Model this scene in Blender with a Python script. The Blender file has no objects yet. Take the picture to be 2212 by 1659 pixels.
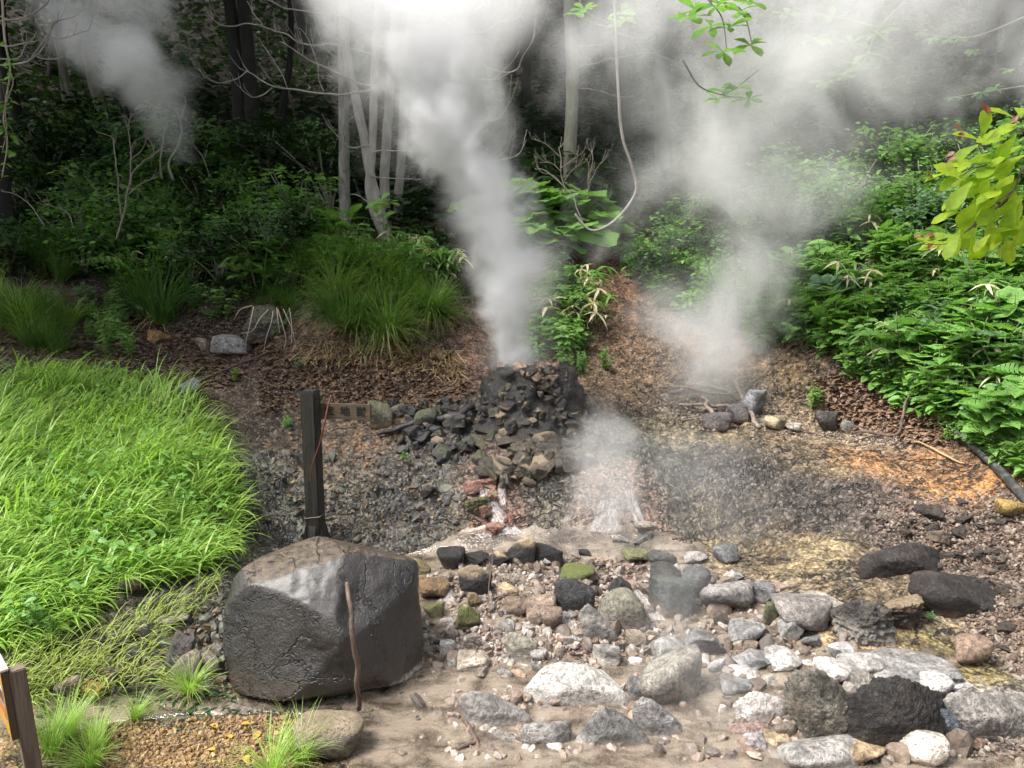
import bpy, bmesh, math, random
import numpy as np
from mathutils import Vector, Matrix
rad = math.radians
scene = bpy.context.scene
col = scene.collection

# ------------------------------------------------------------------ camera
CAM_H, PITCH = 2.4, rad(9.0)
IMG_W, IMG_H, FOC = 2212.0, 1659.0, 1597.0
cd = bpy.data.cameras.new('camera'); cam = bpy.data.objects.new('camera', cd); col.objects.link(cam)
cam.location = (0, 0, CAM_H); cam.rotation_euler = (rad(90) - PITCH, 0, 0)
cd.sensor_width = 36.0; cd.lens = 36.0 * FOC / IMG_W; cd.clip_start = 0.05; cd.clip_end = 500
scene.camera = cam

# ------------------------------------------------------------------ sky, sun, exposure
SUN_EL, SUN_AZ = rad(60), rad(-105)          # azimuth from +Y, towards -X
world = bpy.data.worlds.new('World'); scene.world = world; world.use_nodes = True
wn = world.node_tree; wn.nodes.clear()
sky = wn.nodes.new('ShaderNodeTexSky'); sky.sky_type = 'NISHITA'; sky.sun_disc = False
sky.sun_elevation = SUN_EL; sky.sun_rotation = SUN_AZ
sky.air_density = 1.0; sky.dust_density = 4.0; sky.ozone_density = 1.0
hs = wn.nodes.new('ShaderNodeHueSaturation'); hs.inputs['Saturation'].default_value = 0.35
bg = wn.nodes.new('ShaderNodeBackground'); bg.inputs['Strength'].default_value = 0.10
wo = wn.nodes.new('ShaderNodeOutputWorld')
wn.links.new(sky.outputs[0], hs.inputs['Color']); wn.links.new(hs.outputs[0], bg.inputs['Color']); wn.links.new(bg.outputs[0], wo.inputs['Surface'])
sd = bpy.data.lights.new('sun', 'SUN'); sun = bpy.data.objects.new('sun', sd); col.objects.link(sun)
sd.energy = 2.7; sd.angle = rad(24); sd.color = (1.0, 0.96, 0.9)
sdir = Vector((math.sin(SUN_AZ) * math.cos(SUN_EL), math.cos(SUN_AZ) * math.cos(SUN_EL), math.sin(SUN_EL)))
sun.rotation_euler = sdir.to_track_quat('Z', 'Y').to_euler()
scene.view_settings.view_transform = 'Standard'; scene.view_settings.look = 'None'
scene.view_settings.exposure = 1.4; scene.view_settings.gamma = 1.0
cy = scene.cycles
cy.use_adaptive_sampling = True; cy.adaptive_threshold = 0.03
cy.use_denoising = True
try: cy.denoiser = 'OPENIMAGEDENOISE'
except Exception: pass
cy.max_bounces = 10; cy.diffuse_bounces = 3; cy.glossy_bounces = 2; cy.transmission_bounces = 4
cy.transparent_max_bounces = 12; cy.volume_bounces = 7
cy.sample_clamp_indirect = 6.0
cy.volume_step_rate = 1.0; cy.volume_max_steps = 256
cy.caustics_reflective = False; cy.caustics_refractive = False

# ------------------------------------------------------------------ noise and helpers
rng = np.random.default_rng(7); random.seed(7)
def vnoise(P, seed=0):
    P = np.asarray(P, float); I = np.floor(P).astype(np.int64); F = P - I
    U = F * F * F * (F * (F * 6 - 15) + 10)
    out = 0.0
    for dx in (0, 1):
        wx = U[..., 0] if dx else 1 - U[..., 0]
        for dy in (0, 1):
            wy = U[..., 1] if dy else 1 - U[..., 1]
            for dz in (0, 1):
                wz = U[..., 2] if dz else 1 - U[..., 2]
                h = ((I[..., 0] + dx) * 374761393 + (I[..., 1] + dy) * 668265263 + (I[..., 2] + dz) * 1274126177 + seed * 974711) & 0xffffffff
                h = ((h ^ (h >> 13)) * 1274126177) & 0xffffffff
                h = ((h ^ (h >> 16)) * 668265263) & 0xffffffff
                h = h ^ (h >> 15)
                out = out + wx * wy * wz * ((h & 0xffffff) / float(0xffffff))
    return out * 2 - 1
def fbm(P, octv=4, seed=0, gain=0.5, ridged=False):
    P = np.asarray(P, float); a, s, o = 1.0, 0.0, 0.0
    for k in range(octv):
        n = vnoise(P, seed + k * 17)
        if ridged: n = 1 - 2 * np.abs(n)
        o = o + a * n; s += a; a *= gain; P = P * 2.03 + 11.3
    return o / s
def sstep(a, b, x):
    t = np.clip((np.asarray(x, float) - a) / (b - a), 0, 1); return t * t * (3 - 2 * t)
cp, sp = math.cos(PITCH), math.sin(PITCH)
def ray(px, py):
    cx = (np.asarray(px, float) - IMG_W / 2) / FOC; cyy = (IMG_H / 2 - np.asarray(py, float)) / FOC
    return np.stack([cx, cp + cyy * sp + 0 * cx, -sp + cyy * cp + 0 * cx], -1)
def at(px, py, Y):
    """the point at depth Y (metres ahead) seen at photo position px, py of a 2212 x 1659 frame"""
    d = ray(px, py); return np.array([0, 0, CAM_H]) + d * (np.asarray(Y, float) / d[..., 1])[..., None]

class MB:
    def __init__(s): s.v = []; s.f = []; s.n = 0; s.c = []
    def add(s, v, fs, c=None):
        v = np.asarray(v, float).reshape(-1, 3)
        for f in fs: s.f.append(np.asarray(f, np.int64) + s.n)
        s.v.append(v); s.n += len(v)
        if c is not None: s.c.append(np.broadcast_to(np.asarray(c, float), (len(v), 4)))
    def mesh(s, name, mat, origin=None, smooth=True):
        V = np.concatenate(s.v) if s.v else np.zeros((0, 3))
        if origin is not None: V = V - np.asarray(origin, float)
        me = bpy.data.meshes.new(name)
        me.vertices.add(len(V)); me.vertices.foreach_set('co', V.astype(np.float32).ravel())
        fl = [f for f in s.f if len(f)]
        loops = np.concatenate([f.ravel() for f in fl]); tot = np.concatenate([np.full(len(f), f.shape[1]) for f in fl])
        start = np.concatenate([[0], np.cumsum(tot)[:-1]])
        me.loops.add(len(loops)); me.loops.foreach_set('vertex_index', loops.astype(np.int32))
        me.polygons.add(len(tot)); me.polygons.foreach_set('loop_start', start.astype(np.int32))
        me.polygons.foreach_set('use_smooth', np.full(len(tot), smooth))
        me.update(calc_edges=True)
        if s.c:
            a = me.attributes.new('tint', 'FLOAT_COLOR', 'POINT'); a.data.foreach_set('color', np.concatenate(s.c).astype(np.float32).ravel())
        for m in (mat if isinstance(mat, (list, tuple)) else [mat]): me.materials.append(m)
        return me
    def build(s, name, mat, parent=None, origin=None, smooth=True):
        o = bpy.data.objects.new(name, s.mesh(name, mat, origin, smooth)); col.objects.link(o)
        if parent is not None: o.parent = parent
        elif origin is not None: o.location = Vector(origin)
        return o
def tag(o, label=None, cat=None, group=None, kind=None):
    for k, v in (('label', label), ('category', cat), ('group', group), ('kind', kind)):
        if v: o[k] = v
    return o
def empty(name, loc, label, cat, group=None):
    o = bpy.data.objects.new(name, None); col.objects.link(o); o.location = Vector(loc); o.empty_display_size = 0.05
    return tag(o, label, cat, group)
KIDS = {}
def copy_thing(o, loc, rz=0.0, sc=1.0, label=None, group=None):
    c = o.copy(); col.objects.link(c); c.location = Vector(loc); c.rotation_euler = (0, 0, rz)
    c.scale = (sc, sc, sc) if np.isscalar(sc) else sc
    for ch in KIDS.get(o.name, []):
        k = ch.copy(); k.parent = c; col.objects.link(k)
    tag(c, label, None, group); return c
def norm(a): return a / (np.linalg.norm(a, axis=-1, keepdims=True) + 1e-9)
def inst(mb, tv, tfs, pos, rot, sc):
    """stamp template tv,tfs at pos (N,3) with rotation (N,3,3), scale (N,) or (N,3)"""
    pos = np.asarray(pos, float); N = len(pos); sc = np.asarray(sc, float)
    if sc.ndim == 1: sc = np.repeat(sc[:, None], 3, 1)
    V = np.einsum('nij,nkj->nki', rot, tv[None] * sc[:, None, :]) + pos[:, None, :]
    off = (np.arange(N) * len(tv))[:, None, None]
    mb.add(V.reshape(-1, 3), [(np.asarray(f)[None] + off).reshape(-1, np.asarray(f).shape[1]) for f in tfs])
def frames(d, n):
    d = norm(np.asarray(d, float)); X = norm(np.cross(d, n)); Z = np.cross(X, d)
    return np.stack([X, d, Z], -1)
def randrot(n):
    q = norm(rng.normal(size=(n, 4))); w, x, y, z = q.T
    return np.stack([np.stack([1-2*(y*y+z*z), 2*(x*y-z*w), 2*(x*z+y*w)], -1), np.stack([2*(x*y+z*w), 1-2*(x*x+z*z), 2*(y*z-x*w)], -1), np.stack([2*(x*z-y*w), 2*(y*z+x*w), 1-2*(x*x+y*y)], -1)], -2)
def spline(pts, n):
    P = np.asarray(pts, float); P = np.vstack([2*P[0]-P[1], P, 2*P[-1]-P[-2]]); m = len(P) - 3
    t = np.linspace(0, m - 1e-6, n); i = t.astype(int); u = (t - i)[:, None]
    a, b, c, d = P[i], P[i+1], P[i+2], P[i+3]
    return 0.5 * (2*b + (c-a)*u + (2*a-5*b+4*c-d)*u*u + (3*b-a-3*c+d)*u**3)
def tube(mb, pts, radii, sides=6, c=None):
    P = np.asarray(pts, float); n = len(P); r = np.interp(np.linspace(0, 1, n), np.linspace(0, 1, len(np.atleast_1d(radii))), np.atleast_1d(radii))
    T = norm(np.gradient(P, axis=0)); ref = np.array([0.3, 0.2, 1.0]) if abs(T[0][2]) < 0.9 else np.array([1.0, 0.1, 0.0])
    A = norm(np.cross(T[0], ref)); V = []
    ang = np.arange(sides) * 2 * math.pi / sides
    for k in range(n):
        A = norm(A - T[k] * np.dot(A, T[k])); B = np.cross(T[k], A)
        V.append(P[k] + r[k] * (np.cos(ang)[:, None] * A + np.sin(ang)[:, None] * B))
    V = np.concatenate(V + [P[:1], P[-1:]]); i = np.arange(n - 1)[:, None] * sides; j = np.arange(sides)[None]; j2 = (j + 1) % sides
    Q = np.stack([i + j, i + j2, i + sides + j2, i + sides + j], -1).reshape(-1, 4)
    c0, c1 = n * sides, n * sides + 1; k = np.arange(sides); k2 = (k + 1) % sides; b = (n - 1) * sides
    mb.add(V, [Q, np.stack([np.full(sides, c0), k2, k], -1), np.stack([np.full(sides, c1), b + k, b + k2], -1)], c)
def blades(mb, base, az, length, width, lean, bend, seg=4):
    base = np.asarray(base, float); N = len(base); az, length, width, lean, bend = [np.broadcast_to(np.asarray(a, float), (N,)) for a in (az, length, width, lean, bend)]
    h = np.stack([np.cos(az), np.sin(az), 0 * az], -1); side = np.stack([-np.sin(az), np.cos(az), 0 * az], -1); P = base.copy(); V = []
    for k in range(seg + 1):
        s = k / seg
        if k: 
            th = lean + bend * (s - 0.5 / seg); P = P + (length / seg)[:, None] * (np.sin(th)[:, None] * h + np.cos(th)[:, None] * np.array([0, 0, 1.0]))
        if k < seg:
            w = (width * (1 - s ** 2.2) * 0.5)[:, None]; V += [P - side * w, P + side * w]
        else: V.append(P)
    V = np.stack(V, 1); m = V.shape[1]; off = (np.arange(N) * m)[:, None, None]
    q = np.array([[2*k, 2*k+1, 2*k+3, 2*k+2] for k in range(seg - 1)]); t = np.array([[2*seg-2, 2*seg-1, 2*seg]])
    mb.add(V.reshape(-1, 3), [(q[None] + off).reshape(-1, 4), (t[None] + off).reshape(-1, 3)])

# ------------------------------------------------------------------ node helper
class NT:
    def __init__(s, name):
        s.m = bpy.data.materials.new(name); s.m.use_nodes = True; s.t = s.m.node_tree; s.t.nodes.clear()
        s.out = s.t.nodes.new('ShaderNodeOutputMaterial')
    def n(s, typ, **kw):
        nd = s.t.nodes.new(typ)
        for k, v in kw.items():
            if k.startswith('i_'):
                key = k[2:]; key = int(key) if key.isdigit() else key.replace('_', ' ')
                s.put(nd.inputs[key], v)
            else: setattr(nd, k, v)
        return nd
    def put(s, sock, v):
        if isinstance(v, bpy.types.NodeSocket): s.t.links.new(v, sock)
        elif isinstance(v, bpy.types.Node): s.t.links.new(v.outputs[0], sock)
        else:
            if sock.type == 'RGBA' and not np.isscalar(v) and len(v) == 3: v = (*v, 1)
            sock.default_value = v
    def math(s, op, a, b=0.0, c=0.0, clamp=False):
        nd = s.t.nodes.new('ShaderNodeMath'); nd.operation = op; nd.use_clamp = clamp
        for k, v in enumerate((a, b, c)): s.put(nd.inputs[k], v)
        return nd.outputs[0]
    def vmath(s, op, a, b=(0, 0, 0)):
        nd = s.t.nodes.new('ShaderNodeVectorMath'); nd.operation = op; s.put(nd.inputs[0], a); s.put(nd.inputs[1], b)
        return nd.outputs['Value'] if op in ('LENGTH', 'DOT_PRODUCT', 'DISTANCE') else nd.outputs[0]
    def mix(s, f, a, b, blend='MIX'):
        nd = s.t.nodes.new('ShaderNodeMix'); nd.data_type = 'RGBA'; nd.blend_type = blend
        s.put(nd.inputs[0], f); s.put(nd.inputs[6], a); s.put(nd.inputs[7], b); return nd.outputs[2]
    def noise(s, vec, scale, detail=4, rough=0.55, dist=0.0):
        nd = s.n('ShaderNodeTexNoise', i_Scale=scale, i_Detail=detail, i_Roughness=rough, i_Distortion=dist)
        if vec is not None: s.put(nd.inputs['Vector'], vec)
        return nd.outputs['Fac']
    def ramp(s, f, stops):
        nd = s.t.nodes.new('ShaderNodeValToRGB'); s.put(nd.inputs[0], f); e = nd.color_ramp.elements
        while len(e) < len(stops): e.new(0.5)
        for k, (p, c) in enumerate(stops):
            e[k].position = p; e[k].color = (c, c, c, 1) if np.isscalar(c) else (*c, 1)
        return nd.outputs[0]
    def rng(s, f, a, b, c=0.0, d=1.0, smooth=True):
        nd = s.t.nodes.new('ShaderNodeMapRange'); nd.interpolation_type = 'SMOOTHSTEP' if smooth else 'LINEAR'
        for k, v in enumerate((f, a, b, c, d)): s.put(nd.inputs[k], v)
        return nd.outputs[0]
    def bump(s, h, strength=0.5, dist=0.02, normal=None):
        nd = s.n('ShaderNodeBump', i_Strength=strength, i_Distance=dist, i_Height=h)
        if normal is not None: s.put(nd.inputs['Normal'], normal)
        return nd.outputs[0]
    def principled(s, **kw):
        nd = s.n('ShaderNodeBsdfPrincipled')
        for k, v in kw.items(): s.put(nd.inputs[k.replace('_', ' ')], v)
        s.t.links.new(nd.outputs[0], s.out.inputs['Surface']); return nd
# ------------------------------------------------------------------ the lie of the land
CTRL = [  # photo position and depth of points on the ground
 (1100,1659,3.25),(1100,1500,3.88),(1100,1400,4.35),(1100,1300,4.9),(1100,1200,5.55),(1100,1165,5.85),(1250,1165,5.85),(1400,1170,5.85),
 (1000,1180,5.75),(1080,1105,6.02),(1080,1050,6.16),(1180,1100,6.03),(1180,1040,6.2),(1340,1115,6.04),(1340,1062,6.16),(1270,1040,6.25),(1220,1000,6.6),(1150,985,6.7),(1150,870,7.7),(1150,790,8.9),
 (700,1165,6.0),(700,1070,6.4),(700,950,7.3),(700,860,8.0),(700,800,8.6),(700,745,8.8),(900,1090,6.15),(820,1165,5.95),(980,1150,5.95),(960,1080,6.15),(900,1000,6.8),(900,900,7.6),(900,800,8.5),(900,760,8.8),
 (560,1150,5.8),(560,1000,6.7),(450,850,7.8),(400,780,8.8),(300,700,10),(150,640,10.6),(0,620,10.6),(560,760,9.2),(500,700,9.9),
 (100,830,7.6),(100,1000,6.0),(100,1150,5.0),(100,1300,4.3),(100,1430,3.9),(100,1530,3.6),(350,1000,6.0),(480,1050,5.9),(400,1200,5.0),(450,1300,4.6),
 (300,1400,4.15),(300,1500,3.8),(100,1659,3.2),(700,1490,3.92),(700,1659,3.25),(620,1250,5.1),(0,1000,5.9),(0,1300,4.2),(0,830,7.4),
 (1600,1659,3.25),(1600,1400,4.35),(1500,1250,5.2),(2212,1659,3.2),(2000,1500,3.8),(2150,1450,4.0),(2000,1300,4.7),(1800,1250,5.0),(2212,1250,4.85),(2000,1150,5.4),(2212,1150,5.2),
 (1600,1150,6.0),(1600,1070,6.2),(1600,960,6.75),(1450,1090,6.1),(1450,1020,6.4),(1700,1010,6.4),(1900,1080,5.8),(1950,980,6.4),(2100,1020,6.0),(2200,1090,5.5),(1700,920,7.3),(1450,900,7.6),(1450,830,8.6),
 (1800,910,7.4),(1800,830,7.7),(1750,700,8.5),(2000,900,6.8),(2000,800,7.2),(2000,600,8.6),(2000,480,10),(2212,1000,5.8),(2212,850,6.4),(2212,650,7.5),(2212,500,9),
 (1650,640,10),(1600,800,8.6),(1700,500,12),(1900,420,12.5),(1400,800,9.0),(1350,680,10),(1280,560,11.5),(1200,700,9.8),(1200,600,10.8),
 (900,640,9.8),(830,530,11.5),(700,640,9.6),(500,640,10.2),(300,520,12.5),(0,480,13),(600,500,13),(1150,440,12.5),(1000,500,12),(1450,480,13),
 (0,250,20),(700,250,20),(1400,250,20),(2212,250,18),(0,100,27),(1100,100,27),(2212,100,25),(0,0,32),(1100,0,32),(2212,0,31)]
C3 = np.array([at(*c) for c in CTRL])
EXTRA = np.array([(-40,60,33),(0,60,33),(40,60,33),(-25,25,10),(25,25,11.5),(-14,10,3.2),(12,10,5.5),(9,6,3.4),(-9,6,1.6),(-8,3,0.9),(8,3,1.6),(-6,0,0.9),(6,0,1.0),(0,0,0.85),(0,-5,0.85),(-20,-6,1),(20,-6,1.2),(0,1.6,0.7),(-3,1.6,0.75),(3,1.6,0.75),(0,2.5,0.1),(-2,2.4,0.3),(3,2.4,0.35),(30,5,12),(-30,5,6)])
CP = np.vstack([C3, EXTRA])
def warp2(x, y): return np.stack([x, np.asarray(y, float)], -1)
_c = 0.35
_K = np.sqrt(((CP[:, None, :2] - CP[None, :, :2]) ** 2).sum(-1) + _c * _c) - np.eye(len(CP)) * 0.03
_A = np.block([[_K, np.ones((len(CP), 1))], [np.ones((1, len(CP))), np.zeros((1, 1))]])
_W = np.linalg.solve(_A, np.append(CP[:, 2], 0))
def zsmooth(x, y):
    x = np.asarray(x, float); y = np.asarray(y, float); sh = x.shape; x = x.ravel(); y = y.ravel(); out = np.empty(len(x))
    for k in range(0, len(x), 20000):
        d = np.sqrt((x[k:k+20000, None] - CP[:, 0]) ** 2 + (y[k:k+20000, None] - CP[:, 1]) ** 2 + _c * _c)
        out[k:k+20000] = d @ _W[:-1] + _W[-1]
    return out.reshape(sh)

def axis_steps(a, b, s, g, lim):
    v = [b]; st = s
    while v[-1] < lim: st *= g; v.append(v[-1] + st)
    return v
xs = list(np.arange(-3.6, 3.6, 0.02)); xr = axis_steps(0, 3.6, 0.02, 1.05, 62); XS = np.array([-v for v in xr[::-1]] + xs[1:] + xr)
ys = list(np.arange(2.4, 6.8, 0.018)); yr = axis_steps(0, 6.8, 0.018, 1.016, 75); yl = [2.4 - v for v in axis_steps(0, 0.018, 0.018, 1.15, 9)]; YS = np.array(yl[::-1] + ys + yr)
GX, GY = np.meshgrid(XS, YS); 
# ground kinds, splatted from points: colour (albedo), wetness, roughness of the relief
DARKSOIL = (.035,.026,.018); LITTER = (.10,.065,.042); DROCK = (.042,.039,.036); ALGAE = (.07,.078,.06); SAND = (.27,.17,.085); SILT = (.34,.25,.18)
ORANGE = (.36,.17,.06); PINK = (.26,.165,.125); TAN = (.22,.155,.105); OCHRE = (.165,.12,.068); GRIT = (.12,.09,.075); EARTH = (.16,.09,.05); MOSS = (.07,.09,.03); GRASSY = (.10,.11,.04)
SURF = [ # px, py, colour, wet, relief
 (100,1600,SAND,.3,.2),(300,1600,SAND,.3,.2),(500,1590,SAND,.4,.2),(620,1640,SAND,.4,.2),(250,1530,(.05,.07,.02),1,.1),(120,1525,(.03,.06,.02),1,.1),(420,1540,(.10,.10,.05),1,.2),(560,1530,SAND,.8,.2),(700,1560,(.16,.13,.08),1,.2),(820,1520,(.12,.12,.06),1,.2),(850,1620,(.22,.16,.10),1,.2),
 (950,1480,SILT,1,.2),(1100,1600,SILT,1,.2),(1300,1600,SILT,1,.2),(1500,1640,SILT,1,.2),(1100,1450,PINK,.8,.3),(1000,1400,TAN,.8,.4),(1200,1400,PINK,.8,.4),(1100,1250,PINK,.8,.3),(950,1230,SAND,.9,.2),(1300,1300,PINK,.8,.4),(1450,1400,SILT,.9,.3),(1400,1220,PINK,.8,.3),(1200,1165,SILT,1,.1),(1350,1175,PINK,1,.1),(1000,1200,TAN,.7,.2),
 (1600,1450,SILT,1,.3),(1650,1330,SILT,.9,.3),(1900,1420,(.33,.22,.12),1,.1),(2050,1430,(.22,.17,.06),1,.2),(1800,1620,TAN,.7,.5),(2100,1640,GRIT,.7,.5),(2000,1560,GRIT,.6,.5),(2150,1540,(.3,.27,.23),.5,.5),
 (350,1450,(.075,.055,.036),1,.7),(450,1400,DROCK,1,.9),(420,1300,DROCK,1,.7),(200,1420,(.085,.07,.035),.9,.6),(100,1480,GRASSY,.4,.5),(300,1350,(.075,.062,.035),1,.7),
 (100,1200,GRASSY,.3,.3),(300,1000,GRASSY,.3,.3),(100,900,GRASSY,.3,.3),(450,1100,GRASSY,.3,.3),(0,1000,GRASSY,.3,.3),
 (580,1150,DROCK,1,1),(600,1050,ALGAE,1,1),(650,1110,(.15,.155,.13),1,1),(780,1160,(.16,.145,.115),1,1),(860,1080,(.05,.048,.042),1,1),(700,1030,(.19,.15,.095),1,.9),(750,1120,(.12,.105,.08),1,1),(900,1120,(.085,.08,.07),.9,.8),(850,1000,(.08,.07,.055),.9,.9),(800,950,(.2,.12,.065),.9,.6),(620,950,(.10,.07,.045),.8,.6),(740,1000,(.17,.11,.07),.9,.7),(960,960,DROCK,1,1),(960,1060,(.075,.075,.068),1,.9),(950,1160,(.10,.10,.075),.8,.8),(720,1090,(.15,.135,.10),.9,.9),
 (600,850,LITTER,.3,.6),(500,780,LITTER,.2,.5),(300,760,(.075,.05,.035),.2,.5),(200,700,(.075,.05,.035),.2,.5),(0,680,LITTER,.2,.5),(700,800,(.16,.10,.06),.2,.7),(850,800,(.13,.075,.045),.2,.7),(950,780,(.17,.095,.06),.2,.6),(980,740,(.2,.12,.08),.2,.6),(520,720,(.07,.05,.035),.3,.5),
 (1050,1060,PINK,1,.6),(1080,1120,(.27,.13,.09),1,.6),(1100,1150,(.3,.17,.13),1,.5),(1180,1080,ALGAE,1,.9),(1200,1020,(.08,.07,.055),1,.9),(1230,1120,(.09,.098,.072),1,.8),(1330,1070,(.34,.24,.18),1,.7),(1380,1110,(.34,.22,.165),1,.7),(1300,1140,(.30,.19,.145),1,.5),(1420,1000,ALGAE,.7,.8),(1300,980,DROCK,.8,.8),
 (1500,1000,(.06,.056,.05),.9,.9),(1600,1000,(.055,.047,.042),.9,.9),(1700,1080,(.05,.043,.039),.9,.9),(1550,1090,(.055,.05,.045),.9,.9),(1440,1080,(.075,.078,.06),.9,.9),(1780,1100,(.06,.05,.044),.8,.9),(1620,1120,(.07,.06,.048),.9,.8),(1480,950,(.22,.18,.10),.6,.7),(1600,940,(.24,.17,.09),.5,.6),(1780,1010,OCHRE,.5,.5),(1850,990,ORANGE,.5,.4),(1950,1010,ORANGE,.5,.4),(2050,1040,ORANGE,.5,.4),(2120,1060,(.38,.18,.06),.5,.4),(1980,1050,(.34,.19,.09),.5,.5),(1900,960,(.36,.28,.19),.4,.4),(1780,950,(.30,.235,.15),.4,.4),
 (1550,1160,(.24,.185,.10),.6,.6),(1650,1180,OCHRE,.6,.6),(1750,1210,(.26,.20,.105),.5,.6),(1850,1260,OCHRE,.5,.5),(1900,1110,GRIT,.4,.8),(2000,1120,(.16,.115,.09),.4,.9),(2100,1160,(.14,.10,.08),.4,.6),(2200,1250,(.15,.105,.08),.4,.6),(2100,1300,(.17,.12,.08),.4,.5),(2200,1400,(.16,.12,.075),.4,.6),(2050,1350,(.24,.18,.11),.5,.7),(2180,1110,(.15,.10,.07),.3,.7),
 (1500,880,(.26,.21,.16),.4,.6),(1650,880,(.3,.25,.19),.4,.5),(1700,850,(.28,.19,.095),.3,.7),(1640,740,(.28,.18,.10),.2,.7),(1750,900,(.27,.19,.11),.3,.6),(1900,890,(.17,.10,.065),.2,.7),(2000,930,(.12,.075,.05),.2,.6),(1900,830,(.17,.12,.085),.1,.5),(2100,980,LITTER,.2,.5),(1800,700,LITTER,.1,.5),(2000,760,LITTER,.1,.5),
 (1350,830,(.25,.165,.10),.3,.6),(1340,740,(.20,.11,.06),.2,.5),(1300,620,(.22,.11,.06),.2,.5),(1270,540,(.19,.095,.055),.2,.5),(1400,760,(.22,.15,.10),.2,.6),(1500,700,(.3,.2,.13),.2,.5),(1250,700,LITTER,.2,.5),(1200,600,DARKSOIL,.1,.4),
 (100,560,DARKSOIL,.1,.5),(400,600,DARKSOIL,.1,.5),(700,600,DARKSOIL,.1,.5),(950,600,DARKSOIL,.1,.5),(600,400,DARKSOIL,.1,.5),(1100,300,DARKSOIL,.1,.5),(1700,500,DARKSOIL,.1,.5),(2000,500,DARKSOIL,.1,.5),(2212,600,DARKSOIL,.1,.5),(2212,850,DARKSOIL,.1,.5),(300,300,DARKSOIL,.1,.5),(1800,300,DARKSOIL,.1,.5)]
ZS = zsmooth(GX, GY)
def bil(A, x, y):
    x = np.asarray(x, float); y = np.asarray(y, float)
    i = np.clip(np.searchsorted(XS, x) - 1, 0, len(XS) - 2); j = np.clip(np.searchsorted(YS, y) - 1, 0, len(YS) - 2)
    u = np.clip((x - XS[i]) / (XS[i+1] - XS[i]), 0, 1); v = np.clip((y - YS[j]) / (YS[j+1] - YS[j]), 0, 1)
    return (A[j, i] * (1-u) + A[j, i+1] * u) * (1-v) + (A[j+1, i] * (1-u) + A[j+1, i+1] * u) * v
RAYY = np.concatenate([np.linspace(2.0, 9, 420), np.geomspace(9.03, 60, 300)])
def hit(px, py, A=None):
    """where the view through a photo position meets the ground"""
    A = ZG if A is None else A
    px = np.atleast_1d(np.asarray(px, float)); py = np.atleast_1d(np.asarray(py, float)); d = ray(px, py); s = d / d[:, 1:2]
    X = s[:, :1] * RAYY; Z = CAM_H + s[:, 2:] * RAYY; below = Z < bil(A, X, np.broadcast_to(RAYY, X.shape)); below[:, -1] = True
    k = np.maximum(below.argmax(1), 1); Y = RAYY[k]; x = s[:, 0] * Y
    return np.stack([x, Y, bil(A, x, Y)], -1)
def scatter_px(poly, n, seed=0):
    P = np.asarray(poly, float); r = np.random.default_rng(seed); out = []
    while len(out) < n:
        p = r.uniform(P.min(0), P.max(0), (n * 3, 2)); ins = inside(p[:, 0], p[:, 1], P); out += list(p[ins])
    return np.array(out[:n])
def inside(x, y, P):
    c = np.zeros(np.shape(x), bool); j = len(P) - 1
    for i in range(len(P)):
        a, b = P[i], P[j]
        c ^= ((a[1] > y) != (b[1] > y)) & (x < (b[0] - a[0]) * (y - a[1]) / (b[1] - a[1] + 1e-12) + a[0]); j = i
    return c
SP = hit([s[0] for s in SURF], [s[1] for s in SURF], ZS)
SV = np.array([(*s[2], s[3], s[4]) for s in SURF])
P2 = np.stack([GX, GY, 0 * GX], -1)
wx = GX + 0.16 * fbm(P2 * 2.2, 4, 31) * np.clip(GY / 6, .6, 3); wy = GY + 0.16 * fbm(P2 * 2.2, 4, 47) * np.clip(GY / 6, .6, 3)
VAL = np.zeros(GX.shape + (5,)); fy = wy.ravel(); fx = wx.ravel(); acc = np.zeros((len(fx), 5))
for k in range(0, len(fx), 20000):
    d2 = (fx[k:k+20000, None] - SP[:, 0]) ** 2 + ((fy[k:k+20000, None] - SP[:, 1]) * 0.8) ** 2
    d2 = d2 / np.clip(fy[k:k+20000, None] / 5, .5, 4) ** 2; w = 1 / (d2 ** 3 + 3e-5); acc[k:k+20000] = (w @ SV) / w.sum(1, keepdims=True)
VAL = acc.reshape(GX.shape + (5,))
relief = VAL[..., 4]; far = sstep(12, 20, GY)
rn = fbm(P2 * 2.6, 5, 3, 0.55); rr = fbm(P2 * np.array([4.5, 5.5, 1]), 4, 9, 0.6, ridged=True); rl = fbm(P2 * 11, 3, 21, 0.6)
r4 = fbm(P2 * np.array([21, 23, 1]), 2, 61); ZG = ZS + relief * (0.075 * rn + 0.055 * sstep(.35, .8, relief) * rr + 0.045 * rl + .022 * r4) * np.clip(GY / 6, .5, 2.5) * (1 - .3 * far)
ZG = ZG + sstep(.6, .9, relief) * .07 * fbm(P2 * 1.5, 3, 91) * (GX > .2)
# terraces: the sinter breaks into small ledges
rock = sstep(.72, .95, relief); q = 0.11 + 0.03 * rn; t = (ZG + .03 * rl) / q; ft = t - np.floor(t); ZG = ZG + rock * q * (sstep(.25, .75, ft) - ft) * 0.75
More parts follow.
